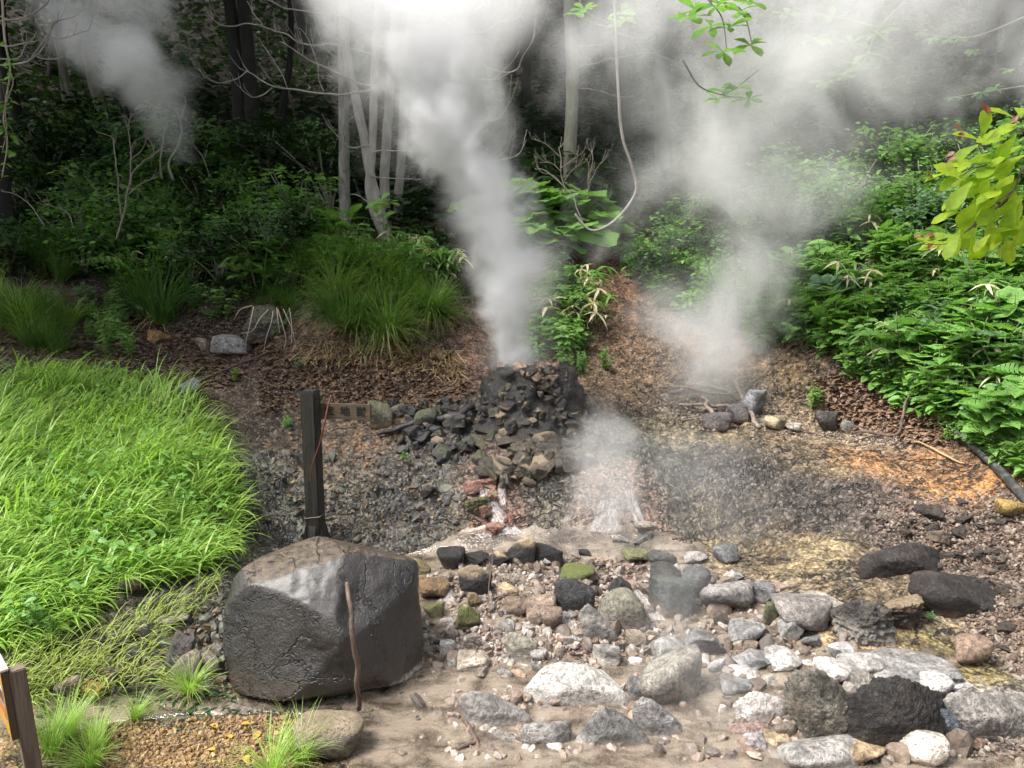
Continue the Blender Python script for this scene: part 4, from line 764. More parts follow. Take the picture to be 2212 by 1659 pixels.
def p_feather(seed, mat=None, n=9, hgt=1.0):
    r = np.random.default_rng(seed); S, Lf = MB(), MB(); pos, d, sz = [], [], []
    for s in range(n):
        a = r.uniform(0, 6.28); rr = r.uniform(.1, .42); tip = np.array([rr * math.cos(a), rr * math.sin(a), hgt * r.uniform(.6, 1)]); pts = spline([[.05 * math.cos(a), .05 * math.sin(a), 0], tip * [.45, .45, .6], tip], 8); tube(S, pts, [.010, .004], 4)
        for k in range(26):
            t = r.uniform(.2, 1); q = pts[int(t * 7)]; az = r.uniform(0, 6.28); el = r.uniform(-.2, .7); pos.append(q); d.append([math.cos(az) * math.cos(el), math.sin(az) * math.cos(el), math.sin(el)]); sz.append(r.uniform(.10, .22) * (1.15 - .5 * t))
    d = np.array(d); inst(Lf, *LANCE, np.array(pos), frames(d, updir(len(d), r, .5)), np.array(sz)); return [('stem', S, STEM), ('foliage', Lf, mat or L_BR)]
def p_shrub(seed, mat=None, n=520, size=.075, tpl=None, tw=None):
    r = np.random.default_rng(seed); S, Lf = MB(), MB(); C = []
    for s in range(9):
        a = r.uniform(0, 6.28); rr = r.uniform(.15, .6); tip = np.array([rr * math.cos(a), rr * math.sin(a), r.uniform(.45, 1)]); pts = spline([[0, 0, 0], tip * [.4, .4, .6], tip], 7); tube(S, pts, [.016, .005], 4); C += [pts[4], pts[6]]
        for b in range(2):
            e = pts[4] + r.normal(0, .16, 3); tube(S, [pts[3], (pts[3] + e) / 2, e], [.007, .003], 3); C.append(e)
    C = np.array(C); k = r.integers(0, len(C), n); pos = C[k] + r.normal(0, .085, (n, 3)) * [1.2, 1.2, .7]; pos[:, 2] = np.maximum(pos[:, 2], .03); a = r.uniform(0, 6.28, n); el = r.uniform(-.4, .4, n)
    d = np.stack([np.cos(a) * np.cos(el), np.sin(a) * np.cos(el), np.sin(el)], -1); inst(Lf, *(tpl or OVATE), pos, frames(d, updir(n, r, .35)), size * r.uniform(.6, 1.3, n)); return [('branch', S, tw or B_GREY), ('foliage', Lf, mat or L_MID)]
def p_tuft(seed, n=150, mat=None, wid=.016, droop=1.9, dry=30, lean=.45):
    r = np.random.default_rng(seed); G, D = MB(), MB(); b = r.normal(0, .055, (n, 3)) * [1, 1, 0]; az = np.arctan2(b[:, 1], b[:, 0]) + r.normal(0, .5, n)
    blades(G, b, az, r.uniform(.6, 1.25, n), wid * r.uniform(.6, 1.2, n), np.abs(r.normal(.12, lean * .6, n)), r.uniform(.6, droop, n), 6)
    if dry: b = r.normal(0, .07, (dry, 3)) * [1, 1, 0]; blades(D, b, np.arctan2(b[:, 1], b[:, 0]) + r.normal(0, .4, dry), r.uniform(.35, .8, dry), wid * .6, r.uniform(.5, 1.2, dry), r.uniform(1.0, 2.2, dry), 5)
    return [('blade_clump', G, mat or L_GRASSD), ('dry_blade_clump', D, L_DRY)]
def p_sasa(seed, dead=.35):
    r = np.random.default_rng(seed); S, A, B = MB(), MB(), MB()
    for s in range(8):
        a = r.uniform(0, 6.28); rr = r.uniform(.1, .5); tip = np.array([rr * math.cos(a), rr * math.sin(a), r.uniform(.5, 1)]); tube(S, spline([[.3 * tip[0], .3 * tip[1], 0], tip * [.7, .7, .6], tip], 5), [.008, .004], 4)
        n = r.integers(4, 7); az = r.uniform(0, 6.28) + np.arange(n) * 6.28 / n; el = r.uniform(-.5, .4, n); d = np.stack([np.cos(az) * np.cos(el), np.sin(az) * np.cos(el), np.sin(el)], -1)
        inst(B if r.random() < dead else A, *leaf_t(.2, (0, .3, .65, 1), (.4, 1, .7, 0), .5, .08), np.repeat(tip[None], n, 0), frames(d, updir(n, r, .2)), r.uniform(.28, .45, n))
    return [('stem', S, STEM), ('foliage', A, L_MID), ('dead_leaf_clump', B, L_PALE)]
def p_round(seed, n=9):
    r = np.random.default_rng(seed); S, Lf = MB(), MB(); pos, d, sz = [], [], []
    for s in range(n):
        a = s * 2.4 + r.uniform(-.3, .3); rr = r.uniform(.15, .75); tip = np.array([rr * math.cos(a), rr * math.sin(a), r.uniform(.55, 1) * (1.1 - .4 * rr)]); tube(S, spline([[0, 0, 0], tip * [.4, .4, .7], tip], 6), [.016, .010], 5)
        pos.append(tip); d.append([math.cos(a), math.sin(a) - .35, -.3]); sz.append(r.uniform(.45, .75))
    d = np.array(d); inst(Lf, *ROUNDLEAF, np.array(pos) - norm(d) * np.array(sz)[:, None] * .15, frames(d, updir(n, r, .22)), np.array(sz)); return [('stalk', S, STEM), ('foliage', Lf, L_BR)]
def p_fern(seed, n=9):
    r = np.random.default_rng(seed); Lf, S = MB(), MB(); pos, d, sz, up = [], [], [], []
    for s in range(n):
        a = s * 6.28 / n + r.uniform(-.3, .3); L = r.uniform(.7, 1.1); pts = spline([[0, 0, 0], [.4 * L * math.cos(a), .4 * L * math.sin(a), .55 * L], [.95 * L * math.cos(a), .95 * L * math.sin(a), .45 * L]], 14); tube(S, pts, [.008, .003], 3)
        for k in range(2, 14):
            for sg in (-1, 1): az = a + sg * 1.35; pos.append(pts[k]); d.append([math.cos(az), math.sin(az), -.1]); sz.append(.26 * L * math.sin(math.pi * min(.97, (k + 1) / 15)) ** .8)
    d = np.array(d); inst(Lf, *LANCE, np.array(pos), frames(d, updir(len(d), r, .15)), np.array(sz)); return [('stem', S, STEM), ('foliage', Lf, L_BR)]
PROTO = {}
def protos(kind, name, cat, maker, n): PROTO[kind] = (name, cat, [maker(k) for k in range(n)])
protos('broad', 'broad_leaved_plant', 'plant', lambda k: p_broad(10 + k, 40, SERR, (L_MID, L_BR, L_GREY, L_MID)[k % 4]), 6)
protos('ovate', 'leafy_plant', 'plant', lambda k: p_broad(30 + k, 52, OVATE, (L_BR, L_MID, L_GREY)[k % 3], .26, .42, 6), 5)
protos('feather', 'mugwort', 'plant', lambda k: p_feather(50 + k, (L_BR, L_MID)[k % 2]), 4)
protos('shrub', 'shrub', 'shrub', lambda k: p_shrub(70 + k, (L_MID, L_DARK, L_DARK, L_GREY)[k % 4], 560, .085, (OVATE, OVATE, SERR, OVATE)[k % 4]), 6)
protos('tuft', 'grass_tuft', 'grass', lambda k: p_tuft(90 + k, 150, (L_GRASSD, L_GRASS)[k % 2]), 5)
protos('tussock', 'grass_tussock', 'grass', lambda k: p_tuft(110 + k, 300, (L_GRASSD, L_TUSS)[k % 2], .015, 2.6, 110, .7), 3)
protos('sasa', 'bamboo_grass', 'plant', lambda k: p_sasa(130 + k, .45), 4)
protos('grape', 'grape_leaved_plant', 'plant', lambda k: p_broad(190 + k, 26, ROUNDLEAF, (L_MID, L_BR, L_GREY)[k % 3], .42, .42, 5), 4)
protos('round', 'butterbur', 'plant', lambda k: p_round(150 + k), 4)
protos('fern', 'fern', 'fern', lambda k: p_fern(170 + k), 3)
PUSED = {}
def plant(kind, p, h, label, group=None, rz=None, wide=1.0, v=None):
    name, cat, L = PROTO[kind]; v = random.randrange(len(L)) if v is None else v % len(L); key = (kind, v)
    if key not in PUSED:
        o = make_thing(name, label, cat, group, L[v]); PUSED[key] = o
    else: o = copy_thing(PUSED[key], p, 0, 1, label)
    if 'group' in o.keys(): del o['group']
    if group: o['group'] = group
    o['label'] = label; o.location = Vector(p); o.scale = (h * wide * random.uniform(.85, 1.2), h * wide * random.uniform(.85, 1.2), h); o.rotation_euler = (random.gauss(0, .16), random.gauss(0, .16), random.uniform(0, 6.28) if rz is None else rz); return o
def plants(kind, poly, n, h0, h1, label, group, seed, wide=1.0, sink=.03):
    pp = scatter_px(poly, n, seed)
    for p, q in zip(pp, hit(pp[:, 0], pp[:, 1])): plant(kind, q - [0, 0, sink], random.uniform(h0, h1), label, group, None, wide * random.uniform(.85, 1.2))
# right slope
RS = [(1700,600),(1830,470),(2000,470),(2212,480),(2212,1040),(2090,950),(1930,860),(1800,800),(1690,720)]
plants('broad', RS, 80, .34, .62, 'broad leaved green herb with toothed leaves on the right slope', 'toothed herbs on the right slope', 1)
plants('ovate', RS, 75, .28, .5, 'bushy herb with small oval leaves on the right slope', 'oval leaved herbs on the right slope', 2)
plants('broad', [(1900,780),(2212,620),(2212,1000),(2080,920)], 14, .5, .75, 'large leaved herb low on the right slope', 'large leaved herbs low on the right slope', 65, 1.15)
plants('grape', RS, 42, .32, .6, 'broad round leaved creeper on the right slope', 'round leaved creepers on the right slope', 66, 1.1)
plants('sasa', RS, 16, .35, .55, 'bamboo grass with bleached dead leaves on the right slope', 'bleached bamboo grass on the right slope', 3)
plants('fern', RS, 10, .3, .45, 'fern growing between the herbs of the right slope', 'ferns on the right slope', 4)
RU = [(1560,470),(1800,400),(2000,370),(2212,380),(2212,520),(1900,520),(1720,590),(1640,680),(1580,640)]
plants('shrub', RU, 30, .7, 1.25, 'hazy green shrub on the upper right slope', 'shrubs on the upper right slope', 5)
plants('broad', RU, 34, .45, .75, 'herb with toothed leaves on the hazy upper right slope', 'herbs on the upper right slope', 6)
for i, (x, y, h, lb, v) in enumerate([(1995,850,.62,'dark bushy mugwort hanging over the bare bank on the right',0),(1660,705,.6,'feathery mugwort in the mist above the driftwood',0),(1760,885,.32,'low bright mugwort at the foot of the right slope',2),(1840,820,.34,'small mugwort on the bare bank left of the dark bushy one',1),(1730,640,.7,'tall thin reddish stemmed mugwort in the mist',1)]): plant('feather', hit(x, y)[0], h, lb, None, None, 1.3, v)
plants('feather', [(2050,950),(2212,930),(2212,1040),(2140,1010)], 16, .2, .32, 'low bright green mugwort along the black pipe', 'low mugwort along the black pipe', 7, 1.3)
plants('ovate', [(2030,900),(2212,880),(2212,1000),(2100,960)], 12, .25, .4, 'oval leaved herb just above the black pipe', 'oval leaved herbs above the pipe', 8)
plants('broad', [(1560,620),(1720,640),(1750,790),(1640,770)], 22, .35, .6, 'toothed herb in the mist at the left end of the right slope', 'toothed herbs in the mist', 71)
plants('feather', [(1580,620),(1720,640),(1730,760),(1640,740)], 10, .35, .55, 'feathery mugwort in the mist at the left end of the right slope', 'mugwort in the mist', 72, 1.3)
plants('ovate', [(1380,590),(1540,610),(1550,690),(1430,680)], 16, .35, .6, 'leafy herb in the steam just right of the gully', 'leafy herbs right of the gully', 73)
plants('ovate', [(1165,600),(1235,620),(1250,790),(1180,790)], 14, .35, .55, 'leafy herb beside the steam jet', 'leafy herbs beside the jet', 74)
# gully and butterbur
plants('round', [(1085,470),(1180,460),(1240,480),(1240,545),(1150,560),(1090,530)], 26, .45, .7, 'butterbur with big round leaves behind the steam jet', 'butterbur patch behind the jet', 9, 1.1)
plants('sasa', [(1190,620),(1290,640),(1310,730),(1200,720)], 8, .4, .6, 'bamboo grass with bleached leaves beside the red earth gully', 'bamboo grass beside the gully', 10)
plants('ovate', [(1200,560),(1260,620),(1310,760),(1230,800),(1190,700)], 20, .3, .55, 'small leafy herb on the earth bank behind the mound', 'leafy herbs behind the mound', 11)
plants('feather', [(1200,720),(1300,740),(1320,800),(1230,810)], 7, .3, .4, 'bright mugwort on the bank just behind the mound', 'mugwort behind the mound', 12)
plants('shrub', [(1330,520),(1500,500),(1640,620),(1560,700),(1420,640)], 22, .5, .9, 'green bush veiled by steam beyond the gully', 'bushes veiled by steam beyond the gully', 13)
plants('fern', [(1380,560),(1460,560),(1480,640),(1400,640)], 5, .5, .7, 'fern veiled by steam at the gully edge', 'ferns veiled by steam', 14)
# left and middle bank
LB = [(0,470),(200,430),(430,420),(620,470),(740,520),(700,600),(560,640),(420,640),(250,620),(0,600)]
plants('shrub', LB, 46, .7, 1.2, 'dense dark green shrub on the shaded left hillside', 'shrubs on the shaded left hillside', 15)
plants('broad', LB, 44, .5, .85, 'grape leaved climber herb low on the left hillside', 'grape leaved herbs on the left hillside', 16)
plants('ovate', LB, 26, .4, .7, 'small oval leaved herb low on the left hillside', 'oval leaved herbs on the left hillside', 17)
plants('shrub', [(0,380),(420,370),(700,400),(760,470),(400,440),(0,460)], 40, .9, 1.6, 'dim shrub under the trees at the back left', 'dim shrubs under the back left trees', 18)
plants('fern', LB, 8, .5, .8, 'fern among the shrubs of the left hillside', 'ferns on the left hillside', 19)
plants('broad', [(520,600),(660,600),(680,650),(540,650)], 12, .5, .75, 'big leaved grape vine plant above the rock with roots', 'grape vine plants above the rock', 20)
plants('tussock', [(650,600),(800,570),(930,600),(950,700),(900,740),(780,740),(660,720)], 26, .55, .85, 'long hanging green grass tussock on the brown overhanging bank', 'grass tussocks on the overhanging bank', 21)
plants('ovate', [(650,560),(760,540),(900,560),(940,640),(760,620),(660,640)], 22, .4, .65, 'bright leafy herb on top of the overhanging bank', 'leafy herbs on the overhanging bank', 22)
plants('sasa', [(850,560),(1010,560),(1000,640),(880,620)], 9, .4, .6, 'pale bamboo grass at the foot of the pale trunks', 'pale bamboo grass by the pale trunks', 23)
plants('feather', [(700,560),(930,560),(940,680),(700,640)], 12, .4, .6, 'feathery mugwort among the grass of the overhanging bank', 'mugwort on the overhanging bank', 24)
for x, y, h, lb, v in [(350,705,1.15,'tall grass tussock with a skirt of dry roots on the left bank',0),(315,690,1.0,'second grass tuft close behind the tussock with dry roots',2),(95,600,.95,'tall dark grass tuft at the left border of the bank',0),(60,590,.9,'grass tuft half out of view at the left border',2),(130,615,.8,'grass tuft right of the tall dark tuft at the left border',4)]: plant('tuft', hit(x, y)[0], h, lb, None, None, .9, v)
plants('tuft', [(30,690),(140,690),(150,770),(30,770)], 14, .45, .65, 'dark green grass tuft behind the bright grass', 'dark grass tufts behind the bright grass', 25)
plants('tussock', [(560,650),(640,650),(640,690),(560,690)], 4, .4, .5, 'fine grass tuft on top of the rock with hanging roots', 'fine grass tufts on the rock with roots', 26)
plants('feather', [(215,720),(290,720),(290,770),(220,770)], 7, .35, .5, 'bright mugwort left of the tussock with dry roots', 'mugwort left of the tussock', 27)
plants('broad', [(190,640),(280,640),(280,700),(200,700)], 5, .3, .45, 'small herb on the dark leaf litter of the left bank', 'herbs on the leaf litter of the left bank', 28)
for x, y, k, h, lb in [(615,925,'feather',.2,'small green seedling on the wet slope left of the post'),(510,825,'feather',.22,'yellow green sprig at the edge of the wet slope'),(875,1000,'ovate',.12,'tiny bright green leaf cluster on the dark slope under the charred log'),(650,800,'ovate',.14,'little herb on the bank top behind the post'),(2010,1345,'ovate',.08,'tiny seedling in front of the whale backed rock'),(115,1400,'feather',.24,'nettle like sprig at the left border below the bright grass'),(60,1380,'ovate',.3,'leafy herb under the bright grass near the information sign')]: plant(k, hit(x, y)[0], h, lb)
for x, y, h, lb, v in [(410,1500,.30,'lone grass shoot growing at the left foot of the boulder',1),(150,1590,.30,'long bladed grass beside the information sign post',3),(215,1625,.26,'short grass tuft on the sandy near bank',1),(110,1640,.34,'grass clump under the information sign',3),(290,1560,.2,'thin grass at the edge of the green puddle',1),(650,1655,.30,'long bladed grass in front of the half buried brown stone',3),(590,1690,.32,'grass clump at the lower edge left of the half buried stone',1),(205,1660,.28,'grass tuft at the lower edge right of the information sign',1)]: plant('tuft', hit(x, min(y, 1700))[0], h, lb, None, None, .9, v)

plants('tuft', [(0,640),(150,640),(170,720),(0,730)], 9, .4, .6, 'dark grass tuft on the leaf litter of the left bank', 'dark grass tufts on the left bank', 61)
plants('feather', [(20,650),(300,660),(260,760),(30,700)], 10, .28, .42, 'green mugwort on the leaf litter of the left bank', 'mugwort on the left bank', 62)
plants('ovate', [(380,640),(560,650),(540,700),(400,700)], 9, .25, .4, 'small herb at the shaded edge of the left bank', 'small herbs at the shaded edge', 63)
plants('sasa', [(200,580),(420,560),(420,620),(220,630)], 6, .4, .55, 'bamboo grass with pale leaves under the left shrubs', 'bamboo grass under the left shrubs', 64)
# ------------------------------------------------------------------ the bright grass and other cover one cannot count
GP = [(-60,800),(120,790),(260,805),(380,850),(450,918),(468,962),(495,1060),(505,1150),(460,1225),(400,1250),(330,1262),(230,1295),(150,1350),(60,1400),(-60,1410)]
GPw = np.array(GP, float); p = scatter_px([(x + (16 if x > 150 else 0), y) for x, y in GP], 15000, 2); r_ = np.random.default_rng(5); mb = MB()
inn = inside(p[:, 0], p[:, 1], GPw); gapn = vnoise(np.stack([p[:, 0] / 38, p[:, 1] / 24, 0 * p[:, 0]], -1), 4); q = hit(p[:, 0], p[:, 1]); k = (inn | (r_.random(len(p)) < .25)) & (gapn + r_.normal(0, .3, len(p)) > -.55); q = q[k]; p = p[k]; N = len(q)
cl = fbm(q * 2.4, 3, 12); hgt = (.36 + .26 * cl) * r_.uniform(.45, 1.35, N) * np.where(p[:, 1] > 1180, .75, 1) * np.where(p[:, 1] > 1300, .75, 1)
az = .3 + 1.9 * fbm(q * 1.6, 2, 33) + r_.normal(0, .7, N); blades(mb, q - [0, 0, .02], az, hgt, r_.uniform(.008, .021, N), np.abs(r_.normal(.3, .3, N)), r_.uniform(1.0, 2.9, N), 6)
gr = mb.build('grass', L_GRASS); tag(gr, 'bright yellow green long grass covering the left knoll', None, None, 'stuff')
mb = MB(); p = scatter_px([(0,1380),(180,1390),(350,1290),(480,1250),(430,1330),(330,1400),(360,1480),(180,1520),(0,1540)], 800, 3); q = hit(p[:, 0], p[:, 1]); N = len(q)
blades(mb, q, r_.uniform(-1, 1.2, N), r_.uniform(.08, .26, N), r_.uniform(.005, .010, N), r_.uniform(.2, .8, N), r_.uniform(.6, 1.8, N), 4); tag(mb.build('thin_grass', leaf_mat('thin_grass_blade', (.26,.38,.09), (.40,.46,.15), (.42,.33,.15))), 'thin yellowish grass creeping over the wet rubble', None, None, 'stuff')
mb = MB(); p = scatter_px(GP[:-2], 620, 8); q = hit(p[:, 0], p[:, 1]); N = len(q); a = r_.uniform(0, 6.28, N); el = r_.uniform(-.2, .4, N)
inst(mb, *OVATE, q + np.stack([0 * a, 0 * a, r_.uniform(.08, .24, N)], -1), frames(np.stack([np.cos(a), np.sin(a), el], -1), updir(N, r_, .4)), r_.uniform(.04, .085, N)); tag(mb.build('weeds', L_BR), 'small weed leaves mixed into the bright grass', None, None, 'stuff')
def cover(name, label, poly, n, h, size, mat, tpl, seed):
    r = np.random.default_rng(seed); mb = MB(); p = scatter_px(poly, n, seed); q = hit(p[:, 0], p[:, 1]); cl = .5 + .9 * fbm(q * 1.4, 3, seed); k = cl > .25; q = q[k]; cl = cl[k]; N = len(q)
    q = q + np.stack([r.normal(0, .05, N), r.normal(0, .05, N), h * r.uniform(.1, 1, N) * np.clip(cl, .3, 1.4)], -1); a = r.uniform(0, 6.28, N); el = r.uniform(-.4, .4, N)
    inst(mb, *tpl, q, frames(np.stack([np.cos(a), np.sin(a), el], -1), updir(N, r, .35)), size * r.uniform(.6, 1.4, N)); return tag(mb.build(name, mat), label, None, None, 'stuff')
cover('undergrowth', 'mixed leafy undergrowth of the right slope', [(1620,640),(1700,470),(2000,360),(2260,360),(2260,1060),(2100,960),(1930,870),(1820,800),(1720,740)], 15000, .26, .10, L_MID, OVATE, 41)
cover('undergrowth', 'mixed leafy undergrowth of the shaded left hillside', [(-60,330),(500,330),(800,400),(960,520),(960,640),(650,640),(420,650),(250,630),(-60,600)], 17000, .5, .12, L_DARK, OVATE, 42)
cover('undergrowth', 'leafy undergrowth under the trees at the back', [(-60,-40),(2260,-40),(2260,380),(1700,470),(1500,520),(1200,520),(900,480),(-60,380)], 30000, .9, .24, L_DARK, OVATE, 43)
cover('undergrowth', 'leafy undergrowth about the gully', [(1080,520),(1190,520),(1230,640),(1190,700),(1160,800),(1060,640)], 1800, .3, .09, L_MID, OVATE, 44)
cover('undergrowth', 'leafy undergrowth in the mist beyond the gully', [(1330,480),(1640,480),(1640,700),(1480,700),(1350,600)], 4000, .35, .1, L_MID, OVATE, 45)
cover('undergrowth', 'leafy undergrowth of the overhanging bank', [(650,560),(960,560),(980,700),(900,720),(660,700)], 3200, .3, .07, L_MID, LANCE, 46)
def litter(label, poly, n, size, mat, seed, tpl=None):
    r = np.random.default_rng(seed); mb = MB(); p = scatter_px(poly, n, seed); q = hit(p[:, 0], p[:, 1]) + [0, 0, .008]; N = len(q); a = r.uniform(0, 6.28, N); el = r.normal(0, .35, N)
    inst(mb, *(tpl or OVATE), q, frames(np.stack([np.cos(a), np.sin(a), el], -1), updir(N, r, .35)), size * r.uniform(.5, 1.4, N)); return tag(mb.build('leaf_litter', mat), label, None, None, 'stuff')
FALLEN = leaf_mat('fallen_leaf', (.42,.22,.05), (.55,.36,.08), (.30,.11,.04), trans=.2)
L_LIT = leaf_mat('dead_leaf', (.06,.035,.022), (.16,.095,.058), (.45,.36,.25), trans=.05, gloss=.6)
litter('brown fallen leaves on the left bank', [(0,640),(250,640),(450,680),(560,690),(640,760),(480,840),(380,830),(250,790),(0,770)], 3200, .06, L_LIT, 51)
litter('brown fallen leaves under the overhanging bank', [(560,780),(980,760),(1020,860),(900,900),(700,870),(560,900)], 2600, .05, L_LIT, 52)
litter('brown and bleached fallen leaves on the bare right bank', [(1750,830),(1850,800),(1990,840),(2090,940),(2040,970),(1850,930),(1780,910)], 2000, .06, leaf_mat('bleached_leaf', (.10,.06,.04), (.24,.15,.10), (.6,.5,.4), trans=.05), 53)
litter('small leaf scraps on the wet slope', [(560,900),(1000,900),(1020,1150),(620,1170),(545,1100)], 500, .035, leaf_mat('leaf_scrap', (.12,.07,.035), (.30,.20,.09), (.45,.36,.16), trans=.05), 54)
litter('twiggy debris on the right bank', [(1900,1090),(2212,1090),(2212,1400),(2000,1230)], 900, .05, L_LIT, 55, LANCE)
litter('dry hanging roots of the overhanging bank', [(640,740),(830,735),(1000,760),(1000,830),(830,790),(650,790)], 1600, .16, L_DRY, 56, leaf_t(.05, (0, .4, .8, 1), (1, 1, .8, 0), .5, 0))

litter('soggy dark leaf scraps and twigs in the front shallow', [(560,1470),(950,1490),(1150,1580),(1240,1659),(760,1659),(820,1560),(620,1530)], 520, .055, leaf_mat('soggy_leaf', (.035,.024,.017), (.09,.06,.04), (.26,.18,.09), trans=.02, gloss=.3), 57, LANCE)
litter('green algae threads in the shallow by the boulder', [(560,1480),(900,1460),(940,1500),(800,1560),(700,1570),(560,1540),(250,1545),(60,1560),(60,1510),(300,1515)], 700, .05, leaf_mat('algae', (.012,.03,.012), (.03,.07,.025), None, trans=.1, gloss=.3), 58, LANCE)
litter('leaf scraps on the rubble left of the boulder', [(200,1400),(480,1300),(490,1480),(200,1490)], 260, .05, leaf_mat('rubble_leaf', (.05,.035,.02), (.18,.13,.06), (.10,.17,.05), trans=.1), 59)
fl_pts = [(845,1500),(500,1600),(560,1590),(610,1570),(465,1625),(530,1640),(620,1600),(670,1625),(455,1570),(590,1625),(700,1560),(520,1570)]
for i_, (x, y) in enumerate(fl_pts):
    g = hit(x, y)[0]; mb = MB(); inst(mb, *OVATE, np.array([g + [0, 0, .012]]), frames(np.array([[math.cos(i_ * 2.3), math.sin(i_ * 2.3), .1]]), np.array([[.2 * math.sin(i_), .1, 1.0]])), np.array([.04 + .01 * (i_ % 3)]))
    o = mb.build('fallen_leaf', FALLEN, origin=g); tag(o, 'yellow brown fallen leaf lying on the sandy near bank', 'leaf', 'fallen leaves on the sandy near bank')
# ------------------------------------------------------------------ forest
def crown_data(seed, n=5200, rx=3.4, rz=2.6, leaf=.19, mat=None, ncl=80):
    r = np.random.default_rng(seed); u = norm(r.normal(size=(ncl, 3))); C = u * (r.uniform(.25, 1, (ncl, 1)) ** .5) * [rx, rx, rz]
    k = r.integers(0, ncl, n); pos = C[k] + r.normal(0, .42, (n, 3)) * [1.2, 1.2, .55]; a = r.uniform(0, 6.28, n); el = r.uniform(-.7, .2, n)
    mb = MB(); inst(mb, *leaf_t(.55, (0, .35, .7, 1), (.15, 1, .75, 0), .25, .1), pos, frames(np.stack([np.cos(a) * np.cos(el), np.sin(a) * np.cos(el), np.sin(el)], -1), updir(n, r, .4)), leaf * r.uniform(.6, 1.3, n)); return mb, C
CROWN = []
for k in range(4):
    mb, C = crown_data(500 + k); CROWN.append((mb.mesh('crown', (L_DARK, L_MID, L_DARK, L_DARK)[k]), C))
def limb_mesh(C, h, r0, seed):
    r = np.random.default_rng(seed); mb = MB(); top = np.array([r.normal(0, .3), r.normal(0, .3), h]); tr = spline([[0, 0, -.4], [r.normal(0, .35), 0, h * .3], [r.normal(0, .5), r.normal(0, .2), h * .65], top], 14); tube(mb, tr, [r0 * 1.25, r0, r0 * .75, r0 * .4], 9)
    L = MB()
    for c in C[:12]:
        s = tr[9 + r.integers(0, 4)]; e = np.array([0, 0, h]) + c * .95; tube(L, spline([s, (s + e) / 2 + [0, 0, .25], e], 7), [r0 * .35, r0 * .08], 5)
    return mb, L
def forest_tree(p, h, r0, cs, label, seed, bark=None, group=None):
    o = empty('forest_tree', p, label, 'tree', group); cm, C = CROWN[seed % 4]; t, L = limb_mesh(C * cs, h, r0, seed)
    t.build('trunk', bark or B_DARK, o); L.build('limb', bark or B_DARK, o)
    c = bpy.data.objects.new('crown', cm); col.objects.link(c); c.parent = o; c.location = (0, 0, h); c.scale = (cs, cs, cs); return o
def tree_px(px, py, h, rpx, cs, label, seed, bark=None, group=None):
    q = hit(px, py)[0]; return forest_tree(q, h, rpx * q[1] / FOC, cs, label, seed, bark, group)
for a in [(588,300,8,6,1.0,'dark slim trunk to the left of the pale stems',4,None),
          (150,270,7.5,7,1.0,'slim grey trunk deep in the shade at the back left',7,B_GREY),(183,285,7.2,6,.9,'slim trunk beside the slim grey one in the shade',8,B_GREY),(262,330,7.8,9,1.0,'crooked grey trunk under the drifting steam',9,B_GREY),(50,300,8,12,1.1,'dark trunk in the upper left corner',10,None),
          (2140,260,8,14,1.1,'dark trunk in the upper right corner',13,None),(1050,280,8.5,12,1.1,'dark trunk behind the steam jet',14,None),(1130,250,8,9,1.0,'thin dark trunk right of the steam jet',15,None),]: tree_px(*a)
r_ = np.random.default_rng(77); k = 0
for Y in (15.5, 19.5, 23.5, 28, 33):
    nrow = 7 if Y < 25 else 8; W_ = 9 + Y * .62
    for i in range(nrow):
        x = -W_ + 2 * W_ * (i + .5) / nrow + r_.normal(0, .6); y = Y + r_.normal(0, .8); k += 1
        if Y < 21 and abs(x) < 8: continue
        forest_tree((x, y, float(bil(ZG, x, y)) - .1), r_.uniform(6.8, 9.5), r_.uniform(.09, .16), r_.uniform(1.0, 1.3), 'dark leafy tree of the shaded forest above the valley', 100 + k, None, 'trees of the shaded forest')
for x, y, h, cs in [(-8.5,8.6,8.5,1.15),(-7.5,11.2,9,1.1),(-11.5,8,9,1.2),(-5.2,15.4,9.8,1.0),(-12.5,10.5,9,1.2),(-1.2,13.4,10,1.0),(2.8,14,10,1.0),(-9,10.5,7.5,1.1),(-11,13.5,8,1.2),(-5.5,15.5,8.6,1.0),(-1.5,15.8,9,1.0),(2.5,16,9,1.0),(6.8,15.5,8.8,1.0),(10.5,13.5,8,1.1)]:  # trees added to shade the hillside, crowns mostly above the view
    k += 1; forest_tree((x, y, float(bil(ZG, x, y)) - .1), h, .13, cs, 'leafy tree added at the edge of the clearing, its crown shading the bank', 100 + k, None, 'added shading trees at the edge of the clearing')

# ------------------------------------------------------------------ bare pale trees, drawn stem by stem
def px_path(pts, Y, n=None):
    P = [at(p[0], p[1], (p[2] if len(p) > 2 else Y)) for p in pts]; return spline(P, n or max(8, 6 * len(P)))
def limb_px(parent, name, pts, Y, rpx, mat, base, sides=6, twigs=0, seed=0, tw=40):
    mb = MB(); P = px_path(pts, Y); P = P + (.02 * np.stack([vnoise(P * 5 + seed), vnoise(P * 5 + 7 + seed), vnoise(P * 5 + 3)], -1)) * min(1.0, 6 / max(rpx)); tube(mb, P, np.array(rpx) * (1 if name == 'trunk' else .68) * Y / FOC, sides); r = np.random.default_rng(seed)
    for t in range(twigs):
        i = r.integers(len(P) // 4, len(P)); L = tw * r.uniform(.5, 1.3) * Y / FOC; a = r.choice([-1, 1]); d = norm(P[min(i, len(P) - 1)] - P[i - 1]); e = norm(d * .8 + np.array([a * r.uniform(.1, .6), r.normal(0, .5), r.uniform(.1, .8)]))
        tube(mb, spline([P[i], P[i] + e * L * .5, P[i] + e * L + [0, 0, L * .35]], 7), np.array([rpx[-1] * .45 + .2, .35]) * Y / FOC, 4)
    return mb.build(name, mat, parent, origin=base) if parent is None else _child(mb, name, mat, parent, base)
